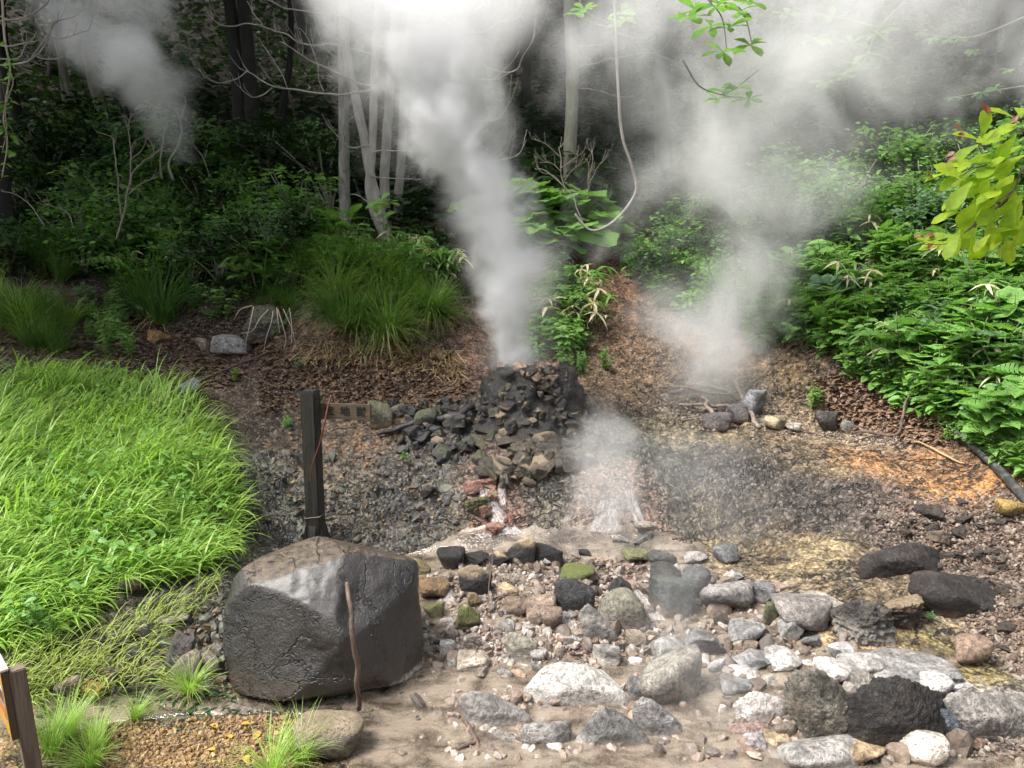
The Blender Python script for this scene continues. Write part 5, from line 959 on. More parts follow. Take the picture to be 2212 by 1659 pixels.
def _child(mb, name, mat, parent, base):
    o = bpy.data.objects.new(name, mb.mesh(name, mat, base)); col.objects.link(o); o.parent = parent; return o
Yp = 11.6; base = at(838, 520, Yp); pt = empty('pale_tree', base, 'pale many stemmed tree with bare twigs behind the steam jet', 'tree')
for pts, r in [([(848,535),(826,497),(806,452),(799,400),(803,330),(806,250),(810,150),(815,40),(818,-160)], [13,11,10,10,9,9,9,8,7]), ([(842,530),(818,450),(797,360),(785,290),(770,225),(755,155),(744,70),(738,-140)], [12,11,10,10,10,9,9,8]),
               ([(838,530,12.2),(832,430,12.2),(830,380,12.2),(836,300,12.2),(842,200,12.2),(852,60,12.2),(860,-130,12.2)], [12,11,11,10,9,8]), ([(858,525,12.5),(862,400,12.5),(868,330,12.5),(876,150,12.5),(892,0,12.5),(900,-130,12.5)], [11,10,10,9,8])]: limb_px(pt, 'trunk', pts, Yp, r, B_PALE, base, 10)
BR = [([(800,188),(770,176),(737,163),(700,145),(660,125),(630,105),(605,88)],11.2,[3.6,2.6,1.2]),([(806,195),(737,203),(690,203),(640,195),(590,185),(545,160),(530,150)],11,[3.8,3,1.5]),([(590,188),(570,205),(545,211),(525,200),(517,185)],11,[1.8,1]),([(535,152),(510,172),(480,180),(445,165),(428,142)],11,[1.8,1]),
      ([(805,120),(737,100),(690,95),(650,95),(620,75),(590,65),(560,50)],11.2,[3.6,2.8,1.8]),([(560,50),(500,53),(470,48),(445,25)],11.2,[2,1]),([(565,50),(550,30),(533,2)],11.2,[1.8,1]),([(810,60),(737,35),(700,30),(630,20),(560,-5)],11,[3,1.5]),([(656,122),(657,100),(650,70)],11.2,[1.2,.8]),([(690,150),(672,100),(655,70),(640,60)],11.1,[1.5,.8]),
      ([(700,200),(690,170),(680,120),(672,60)],11,[1.4,.7]),([(620,190),(605,150),(575,110),(560,80)],11,[1.5,.8]),
      ([(860,50),(940,60),(992,67),(1040,68),(1080,50),(1117,40),(1119,32)],11.4,[3,2,1]),([(860,20),(965,45),(992,80),(1025,120),(1050,145),(1090,157),(1115,150),(1130,120),(1150,90),(1156,67)],11.3,[3.4,2.6,1.4,.9]),([(870,130),(970,157),(1020,172),(1060,175),(1100,160),(1119,150)],11.4,[3,2,1]),
      ([(870,230),(1005,265),(1040,262),(1075,258),(1099,225)],11.3,[2.6,1.8,.9]),([(868,250),(1010,310),(1040,345),(1080,345),(1115,335),(1130,320),(1136,280)],11.3,[2.8,2,.9]),([(1063,343),(1090,325),(1108,282)],11.3,[1.2,.8]),([(1045,345),(1075,325),(1091,304)],11.3,[1.2,.8]),
      ([(803,316),(760,318),(740,305)],11.5,[2.6,1.6]),([(740,303),(745,285),(755,262),(778,244)],11.5,[1.5,.8]),([(803,330),(830,325),(890,325)],11.5,[2.4,1.5]),([(800,380),(850,386),(912,387)],11.5,[2.2,1.3]),([(792,434),(772,421),(757,419)],11.5,[2.4,1.4]),([(743,305),(720,285),(700,255)],11.5,[1.5,.8]),
      ([(900,0),(1000,30),(1060,0),(1120,-20)],11.4,[2.4,1.2]),([(1060,175),(1090,150),(1120,110)],11.4,[1.2,.7])]
for i, (pts, Y, r) in enumerate(BR): limb_px(pt, 'branch', pts, Y, r, B_PALE, base, 5, 3 if len(pts) > 4 else 1, i)
def single_tree(name, label, base_px, Y, stems, mat, twigs=(), cat='tree', ts=36):
    b = at(*base_px, Y); o = empty(name, b, label, cat)
    for pts, r in stems: limb_px(o, 'trunk', pts, Y, r, mat, b, 9)
    for i, (pts, r) in enumerate(twigs): limb_px(o, 'branch', pts, Y, r, mat, b, 5, 2, i, ts)
    return o
single_tree('mottled_tree', 'straight mottled grey tree trunk left of the pale stems', (745,505), 11.9, [([(746,520),(744,400),(743,300),(742,150),(741,0),(740,-150)], [13,12,11,11,10])], bark_mat('mottled_bark', (.13,.125,.11), (.30,.29,.26), 12), [([(742,140),(700,100),(680,40)], [3,1.5]),([(742,60),(780,10),(800,-40)], [3,1.5])])
single_tree('grey_tree', 'straight grey green trunk standing right of the steam jet', (1232,415), 13.2, [([(1228,440),(1232,330),(1236,230),(1236,120),(1230,0),(1228,-160)], [16,14,13,13,12])], B_GREY, [([(1236,150),(1300,132),(1370,118),(1420,118),(1480,150)], [2.4,1.2]),([(1238,190),(1280,192),(1330,208),(1370,207)], [2,1]),([(1234,100),(1290,98),(1310,95)], [2,1])])
def dead_shrub(label, base_px, Y, twigs, mat=B_TWIG, ts=22):
    b = at(*base_px, Y); o = empty('dead_shrub', b, label, 'dead shrub')
    for i, (pts, r) in enumerate(twigs): limb_px(o, 'branch', pts, Y, r, mat, b, 5, 4, i + 40, ts)
dead_shrub('bare pale dead shrub rising from the dark left hillside', (252,510), 10.6, [([(252,515),(265,460),(276,420),(281,380),(280,330),(276,280),(268,245)], [3.6,3,2,1]),([(276,420),(300,400),(320,390),(340,382)], [2.4,1.2]),([(262,470),(257,430),(252,380),(250,320),(240,295),(207,283)], [2.4,2,1]),([(280,350),(300,330),(318,300),(330,325)], [1.8,.9]),([(283,400),(288,370),(310,350),(330,340),(345,325),(375,327)], [2.4,1.2]),([(280,330),(290,305),(310,296),(324,293)], [1.6,.8]),([(278,280),(285,255),(310,235)], [1.4,.7])])
dead_shrub('bare dead shrub behind the butterbur patch', (1222,430), 11.5, [([(1222,430),(1212,380),(1210,340),(1206,320),(1212,318)], [2,1.2]),([(1215,400),(1195,380),(1170,372),(1158,358)], [1.6,.8]),([(1212,370),(1190,352),(1165,352)], [1.4,.8]),([(1212,365),(1230,350),(1250,335),(1258,330)], [1.4,.8]),([(1210,340),(1190,320),(1172,308),(1150,300)], [1.4,.8]),([(1218,395),(1240,365),(1262,350)], [1.3,.7])])
dead_shrub('thin upright dead shrub right of the butterbur patch', (1272,430), 11.6, [([(1272,430),(1270,390),(1272,360),(1266,345)], [1.6,.8]),([(1272,400),(1285,370),(1305,345)], [1.3,.7]),([(1270,410),(1278,370),(1278,330),(1264,316)], [1.3,.7])])
dead_shrub('bare forked grey sapling in the drifting steam at left', (372,385), 11.8, [([(372,390),(365,355),(385,310),(392,280),(390,258),(375,235),(362,230)], [4.5,4,3.5,2]),([(352,385),(345,350),(352,300),(362,260),(350,230)], [3.5,2.5,1.5]),([(452,380),(440,340),(418,315),(402,305)], [1.6,.9]),([(390,258),(400,210),(360,190),(330,180)], [2,1])], B_GREY)
dead_shrub('dry leaning branch in the left border undergrowth', (90,480), 10.4, [([(95,485),(60,440),(30,418),(0,412)], [2,1]),([(160,490),(150,460),(120,445),(80,440)], [1.6,.8])])
# branches of a tree outside the left border, with a climbing vine
b = at(-60, 120, 8.0); lt = empty('bare_tree', b, 'pale bare branches reaching in over the upper left corner', 'tree')
limb_px(lt, 'trunk', [(-130,620),(-95,400),(-70,250),(-60,100),(-60,-120)], 8.0, [16,13,11], B_PALE, b, 9)
for i, (pts, r) in enumerate([([(-60,150),(0,145),(40,140),(68,128),(100,85),(120,52),(128,48),(160,37)], [3,2.4,1.2]),([(70,125),(85,105),(112,65),(122,50)], [2.2,1.4]),([(-40,60),(20,45),(70,30),(100,12),(112,-10)], [3,1.5]),([(-40,85),(15,100),(45,99),(62,93),(82,82)], [2.6,1.2]),([(-40,120),(20,130),(45,125),(58,100),(70,95)], [2,1]),([(82,120),(100,125),(125,123),(138,115)], [1.8,.9]),([(112,80),(140,82),(190,68)], [1.8,.9]),([(105,96),(90,70),(75,38)], [1.6,.8]),([(-20,30),(30,48),(62,33),(72,0)], [2,1]),([(-30,10),(10,60),(6,20),(4,0)], [2,1])]): limb_px(lt, 'branch', pts, 8.0, r, B_PALE, b, 5, 3, 60 + i, 26)
mb, lf = MB(), MB(); b = at(10, 380, 7.6); vs = px_path([(4,-20),(10,80),(22,150),(14,210),(8,260),(16,310),(4,385)], 7.6, 40); tube(mb, vs, [.012, .006], 5); tube(mb, px_path([(20,150),(28,180),(12,230),(14,285),(4,330)], 7.6, 20), [.007, .004], 4)
r_ = np.random.default_rng(3); N = 75; i = r_.integers(8, 40, N); a = r_.uniform(0, 6.28, N); inst(lf, *SERR, vs[i] + r_.normal(0, .03, (N, 3)), frames(np.stack([np.cos(a), np.sin(a) * .6 - .2, r_.uniform(-.5, .3, N)], -1), updir(N, r_, .6)), r_.uniform(.035, .095, N))
vn = empty('climbing_vine', b, 'green leafy climbing vine hanging down the left border', 'vine'); _child(mb, 'stem', B_TWIG, vn, b); _child(lf, 'foliage', L_BR, vn, b)
mb = MB(); b = at(1300, 490, 8.8); LP = [(1326,-30),(1330,60),(1332,130),(1336,200),(1340,260),(1348,310),(1362,350),(1372,385),(1374,412),(1360,440),(1335,470),(1308,490),(1282,498),(1262,488),(1242,462)]
tube(mb, px_path(LP, 8.8, 90), np.array([2.6, 3.2, 3.2, 2.8, 2.2]) * 8.8 / FOC, 7); tube(mb, px_path([(1374,412),(1385,402),(1392,394)], 8.8, 6), [.006, .003], 4); tube(mb, px_path([(1330,70),(1360,80),(1385,84),(1402,80),(1420,62)], 8.8, 16), [.010, .004], 5); tube(mb, px_path([(1330,70),(1325,90),(1340,104),(1352,102)], 8.8, 12), [.006, .003], 4); tube(mb, px_path([(1330,60),(1300,55),(1270,45),(1240,32)], 8.8, 14), [.008, .004], 5); tube(mb, px_path([(1262,488),(1246,450),(1235,420),(1180,370),(1155,365)], 9.6, 22), [.010, .004], 5)
li = mb.build('hanging_liana', B_PALE, origin=b); tag(li, 'pale hanging liana looping down in front of the steam', 'liana')
# whorled leaves in the upper right
def whorls(name, label, cs, Y, L, mat, stems, seed, n=6, up=.25):
    r = np.random.default_rng(seed); b = at(*stems[0][0], Y); o = empty(name, b, label, 'branch'); mb = MB()
    for st in stems: tube(mb, px_path(st, Y, 16), np.array([2.2, .9]) * Y / FOC, 5)
    _child(mb, 'twig', B_GREY, o, b)
    for (x, y) in cs:
        q = at(x, y, Y + r.normal(0, .25)); az = r.uniform(0, 6.28) + np.arange(n) * 6.28 / n + r.normal(0, .2, n); el = r.normal(up, .22, n); m_ = MB(); d = np.stack([np.cos(az) * np.cos(el), np.sin(az) * np.cos(el), np.sin(el)], -1)
        inst(m_, *OBOV, np.repeat(q[None], n, 0), frames(d, updir(n, r, .2)), L * r.uniform(.75, 1.15, n) * Y / FOC); _child(m_, 'leaf_whorl', mat, o, b)
whorls('magnolia_branch', 'big whorled leaves showing through the steam at the upper right', [(1552,12),(1598,25),(1535,58),(1490,40),(1575,60),(1620,5),(1562,112),(1620,98),(1500,20)], 7.6, 44, L_BR, [[(1480,-60),(1530,0),(1560,40),(1570,110)],[(1530,0),(1600,20),(1625,95)]], 5)
whorls('magnolia_branch', 'whorled leaves on thin twigs under the dark canopy of the right slope', [(1698,32),(1798,40),(1895,74),(1872,118),(1868,150),(1830,165),(1790,180),(1760,85),(1840,95)], 9.4, 38, L_GREY, [[(2000,-40),(1900,60),(1860,140),(1780,185)],[(1900,60),(1800,35),(1690,30)]], 6)
whorls('magnolia_branch', 'small whorls of leaves in the steam below the big whorled ones', [(1588,188),(1560,196),(1618,215),(1550,215),(1595,205)], 7.9, 34, L_BR, [[(1475,130),(1510,185),(1560,205),(1620,215)],[(1560,205),(1590,190),(1640,150)]], 7)
whorls('magnolia_branch', 'few leaves on a twig at the top beside the liana', [(1262,22),(1240,30),(1342,30),(1352,45),(1335,50)], 9.2, 30, L_MID, [[(1250,-30),(1262,22),(1330,55)]], 8)
whorls('magnolia_branch', 'leaf rosette growing at the foot of the pale stems', [(822,432),(835,440),(815,445),(828,470),(835,490)], 11.0, 30, L_BR, [[(830,510),(828,470),(824,430)]], 9)
whorls('canopy_twig', 'sprays of little leaves high in the upper right corner', [(2010,82),(2050,85),(2080,80),(1990,70),(2100,110),(2120,200),(2150,190),(2060,210),(2180,150)], 10.5, 18, L_GREY, [[(2250,20),(2100,80),(1990,72)],[(2250,180),(2120,200),(2050,212)]], 10, 9, 0)
# near branch at the right border
Y = 3.05; b = at(2300, 330, Y); nb = empty('leafy_branch', b, 'bright yellow green branch with rusty leaf tips at the right border', 'branch')
mb = MB()
for st, r in [([(2330,320),(2212,340),(2150,352),(2100,365),(2050,400),(2022,412)], [2.6,1.2]),([(2300,300),(2212,362),(2190,410),(2130,470),(2080,505)], [2.8,1.2]),([(2300,330),(2240,290),(2190,285),(2130,300)], [2,1]),([(2190,410),(2150,440),(2060,520),(1990,528)], [1.6,.8]),([(2150,352),(2120,330),(2112,300)], [1.2,.8]),([(2300,420),(2212,440),(2150,480)], [2,1])]: tube(mb, px_path(st, Y, 24), np.array(r) * Y / FOC, 6)
_child(mb, 'twig', B_STICK, nb, b)
LEAVES = [(2190,255,150,58),(2205,255,60,55),(2185,268,200,60),(2195,290,235,66),(2215,275,20,60),(2175,300,190,70),(2205,315,215,72),(2215,335,200,70),(2120,300,95,62),(2118,305,160,58),(2130,305,25,60),(2115,312,215,60),(2145,318,10,66),(2140,330,195,80),(2165,340,180,70),(2105,350,175,62),(2110,362,205,60),(2150,360,185,75),(2170,372,200,78),(2190,378,210,70),(2060,372,170,62),(2085,390,150,70),(2100,392,200,76),(2095,405,225,70),(2130,385,215,72),(2150,398,235,76),(2160,420,230,78),(2190,410,250,80),(2075,415,205,55),(2120,430,220,70),(2150,445,225,74),(2110,460,235,66),(2140,470,245,70),(2170,460,250,70),(2195,440,255,72),(2085,500,200,60),(2110,490,235,60),(2140,505,265,62),(2060,525,178,70),(2090,515,185,66),(2030,526,172,52),(2165,495,275,64),(2190,480,280,68),(2205,420,260,70),(2210,465,270,66),(2205,385,240,66)]
lm = MB(); r_ = np.random.default_rng(12)
for x, y, a, L in LEAVES + [(r_.uniform(2060, 2230), r_.uniform(320, 520), r_.uniform(170, 280), r_.uniform(45, 65)) for _ in range(26)]:
    q = at(x, y, Y + r_.normal(0, .08)); a = math.radians(a) + r_.normal(0, .15); d = np.array([[math.cos(a), r_.normal(0, .35), math.sin(a)]]); up = np.array([[r_.normal(0, .3), -.75 + r_.normal(0, .35), .8]]); s = L * .95 * Y / FOC
    inst(lm, *OBOV, q[None], frames(d, up), np.array([s]))
    if y < 320 and x < 2140 or x < 2070:
        t = norm(d)[0]; e = q + t * s * .78; 
        rm_ = MB()
        for w in range(2): inst(rm_, *OVATE, (e + r_.normal(0, .008, 3))[None], frames(d + r_.normal(0, .5, (1, 3)), up), np.array([s * .34]))
        _child(rm_, 'rusty_leaf_tip', L_RUST, nb, b)
_child(lm, 'foliage', L_YEL, nb, b); 
# ------------------------------------------------------------------ post with name board
wood = NT('old_wood'); P_ = wood.n('ShaderNodeTexCoord').outputs['Object']; g1 = wood.noise(wood.vmath('MULTIPLY', P_, (30, 30, 1.6)), 3, 5, .65, .6); g2 = wood.noise(P_, 5, 4, .6); g3 = wood.noise(wood.vmath('MULTIPLY', P_, (1, 1, .3)), 40, 4, .7)
c = wood.mix(wood.rng(g1, .3, .7), (.009,.008,.0065), (.04,.034,.026)); c = wood.mix(wood.rng(g2, .5, .72, 0, .6), c, (.025,.03,.014)); c = wood.mix(wood.rng(g3, .55, .75, 0, .6), c, (.012,.011,.010))
wood.principled(Base_Color=c, Roughness=.62, Normal=wood.bump(wood.math('ADD', g1, wood.math('MULTIPLY', g3, .4)), .8, .012)); WOOD = wood.m
def box(mb, lo, hi, bev=.004):
    bm = bmesh.new(); bmesh.ops.create_cube(bm, size=1.0); lo, hi = np.array(lo, float), np.array(hi, float)
    for v in bm.verts: v.co = Vector((lo + hi) / 2 + np.array(v.co[:]) * (hi - lo))
    bmesh.ops.bevel(bm, geom=bm.edges[:], offset=bev, segments=2, affect='EDGES'); bm.verts.index_update()
    V = np.array([v.co[:] for v in bm.verts]); F = {}
    for f in bm.faces: F.setdefault(len(f.verts), []).append([v.index for v in f.verts])
    mb.add(V, [np.array(f) for f in F.values()]); bm.free()
PY = 5.9; pb = at(684, 1180, PY); ptop = at(684, 843, PY); hgt = ptop[2] - pb[2]; post = empty('sign_post', pb, 'dark weathered wooden post with a carved name board', 'signpost')
post.rotation_euler = (0, 0, rad(-8))
mb = MB(); hw = 17.0 * PY / FOC; box(mb, (-hw, -hw, -.25), (hw, hw, hgt), .012); mb.build('post', WOOD, post, smooth=False)
for sx, sy in ((-1, 0), (1, 0), (0, -1)):
    mb = MB(); w0 = hw * .9; V = []
    for y in (-w0, w0): V += [(hw + .0015, y, .20), (hw + .0015, y, -.1), (hw + .075, y, -.1)]
    V = np.array(V); R3 = np.array([[1, 0], [0, 1]]) if (sx, sy) == (1, 0) else (np.array([[-1, 0], [0, -1]]) if sx == -1 else np.array([[0, 1], [-1, 0]])); V[:, :2] = V[:, :2] @ R3.T
    if sy: V[:, :2] *= [.5, 1]
    mb.add(V, [np.array([(0, 1, 2), (3, 5, 4)]), np.array([(0, 3, 4, 1), (1, 4, 5, 2), (0, 2, 5, 3)])]); mb.build('foot_brace', WOOD, post, smooth=False)
mb = MB(); tube(mb, [(hw * 1.03 * a, hw * 1.03 * b_, .27 + .01 * a) for a, b_ in ((-1,-1),(1,-1),(1,1),(-1,1),(-1,-1))], [.004], 5); mb.build('wire', bark_mat('rusty_wire', (.12,.10,.09), (.25,.22,.2)), post)
bw = (812 - 684) * 6.0 / FOC; zc = (at(684, 891, PY)[2] - pb[2]); bh = 17.5 * 6.0 / FOC
board = NT('board_wood'); P_ = board.n('ShaderNodeTexCoord').outputs['Object']; g1 = board.noise(board.vmath('MULTIPLY', P_, (2, 30, 40)), 3, 5, .65, .6); c = board.mix(board.rng(g1, .3, .7), (.05,.036,.024), (.14,.098,.058))
board.principled(Base_Color=c, Roughness=.6, Normal=board.bump(g1, .5, .008))
mb = MB(); box(mb, (-hw * .6, hw + .002, zc - bh), (bw, hw + .03, zc + bh), .004); bd = mb.build('name_board', board.m, post, smooth=False)
INK = NT('carved_black'); INK.principled(Base_Color=(.006,.006,.006), Roughness=.7)
for k, ch in enumerate('紫地獄'):
    fc = bpy.data.curves.new('lettering', 'FONT'); fc.body = ch; fc.size = 1.3 * bh; fc.extrude = .002; fc.align_x = 'CENTER'; fc.align_y = 'CENTER'; fc.offset = .0016
    fo = bpy.data.objects.new('lettering', fc); col.objects.link(fo); bpy.context.view_layer.update(); me_ = bpy.data.meshes.new_from_object(fo.evaluated_get(bpy.context.evaluated_depsgraph_get())); bpy.data.objects.remove(fo)
    lo = bpy.data.objects.new('lettering', me_); col.objects.link(lo); me_.materials.clear(); me_.materials.append(INK.m); lo.parent = post; lo.rotation_euler = (rad(90), 0, 0)
    lo.location = ((719.5 + 36 * k - 684) * 6.0 / FOC - .004, hw + .0005, zc)
# ------------------------------------------------------------------ sticks, logs, pipe
def stick(name, label, cat, pts, Y, rpx, mat, extra=(), sides=7, ground=True, lift=.0, jit=0.0, seed=0):
    """pts are photo positions; with ground True they lie on the ground where the view meets it"""
    def path(pp):
        P = [hit(p[0], p[1])[0] + [0, 0, lift + (p[2] if len(p) > 2 else 0)] if ground else at(p[0], p[1], p[2] if len(p) > 2 else Y) for p in pp]
        Q = spline(P, max(10, 7 * len(P))); return Q + jit * np.stack([vnoise(Q * 9 + seed), vnoise(Q * 9 + 5 + seed), vnoise(Q * 9 + 9 + seed)], -1)
    P = path(pts); mb = MB(); d = P[0][1]; tube(mb, P, np.array(rpx) * d / FOC, sides)
    for e, r in extra: tube(mb, path(e), np.array(r) * d / FOC, 5)
    o = mb.build(name, mat, origin=P[0]); return tag(o, label, cat)
RED = bark_mat('red_stick_bark', (.10,.022,.014), (.19,.045,.022), 20, .5); ROPE = None
stick('leaning_stick', 'grey brown stick leaning on the front of the boulder', 'stick', [(777,1532,3.66),(770,1440,3.58),(762,1370,3.55),(757,1310,3.60),(752,1258,3.72)], 3.6, [6,6.5,6,5.5,5], B_STICK, ground=False, jit=.012)
stick('red_stick', 'thin red stick resting against the wooden post', 'stick', [(667,1042,5.74),(676,1000,5.74),(690,960,5.74),(700,920,5.75),(708,880,5.8),(716,853,5.84)], 5.75, [1.1,1.6,2,2.3], RED, ground=False)
stick('charred_log', 'charred dark log lying across the slope left of the mound', 'log', [(815,945,.03),(870,932,.04),(930,920,.05),(985,908,.06),(1022,902,.06)], 0, [5,7,8,7], B_CHAR, jit=.03)
stick('thin_stick', 'long thin stick lying on the dark leaf litter of the left bank', 'stick', [(425,828,.02),(500,800,.03),(560,775,.03),(610,755,.03)], 0, [3.2,2,1.2], B_STICK, jit=.015)
stick('forked_stick', 'forked driftwood stick standing out of the front pool', 'stick', [(985,1545,.02),(1005,1580,.06),(1022,1612,.05),(1033,1640,.03),(1028,1675,.0)], 0, [3,5,6,7], B_STICK, [([(1033,1618,.04),(1000,1632,.05),(970,1645,.03)], [4,2.5]),([(1022,1612,.05),(1028,1650,.02)], [4,3])], jit=.012)
for a in [('pale forked driftwood branch at the edge of the right flat', [(1450,858,.05),(1500,850,.08),(1560,855,.08),(1590,870,.05)], [3,4,4,3]), ('dark driftwood branch sloping to the grey slab', [(1570,850,.2),(1600,880,.12),(1625,910,.05),(1645,930,.02)], [4,5,5,4]), ('long driftwood pole lying in front of the steam vent', [(1470,888,.06),(1540,893,.08),(1600,890,.06),(1618,905,.03)], [3,4,4,3]), ('short driftwood piece leaning between dark stones', [(1518,888,.14),(1535,910,.1),(1560,935,.03)], [4,4.5,4]), ('thin driftwood sticks near the pale flat stones', [(1470,915,.03),(1520,912,.04),(1560,930,.02)], [2,2,1.5]), ('driftwood branch behind the others in the steam', [(1430,845,.06),(1490,862,.1),(1560,872,.1),(1610,860,.1)], [2,3,2])]: stick('driftwood', a[0], 'driftwood', a[1], 0, a[2], bark_mat('driftwood_bark', (.16,.12,.095), (.34,.28,.23), 14), jit=.03)
stick('dead_branch', 'crooked dead branch lying on the bare right bank', 'branch', [(1835,940,.03),(1870,942,.05),(1905,948,.04),(1940,944,.03),(1948,930,.1),(1958,905,.22)], 0, [2,3,3.4,2.4], B_STICK, [([(1905,948,.04),(1860,955,.02),(1830,957,.01)], [2,1.2])], jit=.02)
stick('dead_branch', 'pale orange dead branch lying above the orange sinter', 'branch', [(1975,962,.03),(2020,980,.03),(2060,1000,.03),(2085,1012,.02)], 0, [2,2.6,1.8], bark_mat('orange_branch', (.30,.19,.09), (.45,.32,.18)), jit=.015)
for k, a in enumerate([('dry bent stick under the herbs of the right slope', [(1805,770,.1),(1840,750,.14),(1880,728,.16)], [2,1.4]), ('long dry cane on the right bank beside the mugwort', [(1660,800,.06),(1700,775,.1),(1740,755,.12)], [1.8,1.2]), ('broken twig on the reddish gravel bank', [(1800,1173,.02),(1850,1178,.03),(1885,1182,.02)], [1.5,1.2]), ('short branch on the ochre bank above the muddy pool', [(1826,1298,.02),(1838,1288,.04),(1854,1282,.05)], [2.5,2]), ('dark twig between the white boulder and the tall jagged rock', [(1660,1585,.03),(1688,1545,.1),(1716,1532,.12)], [2.4,1.5]), ('curved dark root under the tall jagged rock', [(1715,1575,.02),(1760,1590,.03),(1800,1608,.02)], [2.4,1.8]), ('small dark stick lying on the sandy near bank', [(573,1600,.01),(600,1613,.015),(630,1628,.01)], [4,4.5,3]), ('twig lying beside the green puddle', [(270,1500,.02),(310,1499,.02),(350,1500,.02)], [1.8,1.4]), ('dark stick on the wet slope below the charred log', [(985,1035,.02),(1000,1020,.03),(1020,1000,.03)], [1.8,1.4]), ('pale stick slanting in the rapids', [(1380,1320,.02),(1395,1336,.04),(1408,1350,.02)], [3,3]), ('brown twig in the rapids', [(1062,1320,.03),(1078,1312,.06),(1092,1308,.05)], [2.4,2]), ('bleached branch on the far stones', [(1275,1235,.05),(1288,1250,.05),(1302,1262,.03)], [3.5,2.5]), ('dark branch lying between the flat dark slabs', [(1130,1222,.03),(1165,1232,.03),(1200,1240,.02)], [3,2]), ('thin reed stalk standing in the rapids', [(1053,1318,.02),(1060,1280,.18),(1068,1250,.30)], [1.5,1.2]), ('twig hooked over the dark sinter stump', [(1822,1400,.02),(1832,1365,.12),(1845,1356,.16),(1858,1370,.13)], [2.4,1.6])]): stick('twig', a[0], 'twig', a[1], 0, a[2], B_STICK, jit=.012, seed=k)
m = NT('black_plastic'); nz = m.noise(m.n('ShaderNodeNewGeometry').outputs['Position'], 18, 4, .6); m.principled(Base_Color=m.mix(m.rng(nz, .4, .7), (.028,.03,.033), (.10,.095,.09)), Roughness=.45)
stick('pipe', 'black plastic pipe running down the edge of the right bank', 'pipe', [(2046,932,.06),(2070,952,.05),(2110,985,.05),(2160,1035,.05),(2200,1078,.05),(2250,1130,.05)], 0, [7.5,8,8.5,9,9.5], m.m, sides=12)
mb = MB()
for pts in [[(548,662),(540,700),(532,735),(530,757)],[(590,672),(585,700),(575,730),(570,758)],[(612,668),(622,690),(632,715),(640,750)],[(600,668),(610,700),(618,735),(612,755)],[(580,668),(560,690),(545,715),(520,720)],[(545,660),(520,668),(505,690)],[(625,665),(630,700),(630,740)],[(598,665),(600,690),(604,720)]]:
    g = hit(576, 760)[0][1]; tube(mb, px_path([(x, y, g - .12 - .1 * math.sin(i)) for i, (x, y) in enumerate(pts)], 9, 12), [.006, .003], 5)
rt = mb.build('hanging_root', B_ROOT); tag(rt, 'bundle of pale roots hanging over the dark grey rock', 'roots')

# ------------------------------------------------------------------ information sign at the left border
sb = at(50, 1437, 2.95); gz = float(bil(ZG, sb[0], sb[1])); sg = empty('information_sign', (sb[0], sb[1], gz), 'information sign with an orange panel on a brown square post at the left border', 'sign')
sg.rotation_euler = (0, rad(-2.5), rad(44))   # local +Y points along the board, away from the camera
pw = .031; mt = NT('brown_post'); P_ = mt.n('ShaderNodeNewGeometry').outputs['Position']; nz = mt.noise(mt.vmath('MULTIPLY', P_, (40, 40, 3)), 2, 4, .6); mt.principled(Base_Color=mt.mix(mt.rng(nz, .3, .7), (.10,.075,.055), (.19,.15,.115)), Roughness=.7, Normal=mt.bump(nz, .3, .005))
mb = MB(); H = sb[2] - gz; box(mb, (-pw, -pw, -.2), (pw, pw, H), .004); mb.build('post', mt.m, sg, smooth=False)
def flat_mat(n_, c_, r=.5): m = NT(n_); nz = m.noise(m.n('ShaderNodeNewGeometry').outputs['Position'], 25, 4, .6); m.principled(Base_Color=m.mix(m.rng(nz, .3, .7), tuple(x * .82 for x in c_), c_), Roughness=r); return m.m
x0 = -pw - .026; zt = H + .012; zb = H - .31; L = .46
mb = MB(); box(mb, (x0, -.028, zb), (-pw - .001, L, zt), .003); mb.build('board', flat_mat('sign_edge', (.07,.05,.035)), sg, smooth=False)
mb = MB(); box(mb, (x0 - .004, -.032, zt + .001), (-pw + .002, L, zt + .012), .002); mb.build('lit_top_edge', flat_mat('lit_edge_tone', (.62,.52,.44)), sg, smooth=False)  # pale colour paints the light falling on the board's top edge
def panel(nm, y0, y1, za, zb_, off, c_):
    mb = MB(); x = x0 - off; mb.add([(x, y0, za), (x, y1, za), (x, y1, zb_), (x, y0, zb_)], [np.array([(0, 1, 2, 3)])]); mb.build(nm, flat_mat(nm, c_), sg, smooth=False)
panel('orange_panel', -.02, L - .01, zb + .01, zt - .012, .0015, (.62,.33,.035)); panel('white_panel', .005, L - .03, zb + .075, zt - .075, .003, (.72,.74,.74)); panel('brown_picture', .012, .10, zb + .16, zt - .10, .0045, (.16,.08,.06)); panel('orange_picture', .012, L - .05, zb + .085, zb + .145, .0045, (.62,.20,.05))
mb = MB(); a = np.linspace(0, 2 * math.pi, 25)[:-1]; mb.add(np.stack([0 * a + x0 - .006, .13 + .05 * np.cos(a), (zb + zt) / 2 + .055 + .045 * np.sin(a)], -1), [np.arange(24)[None]]); mb.build('pink_disc', flat_mat('pink', (.62,.09,.16)), sg, smooth=False)

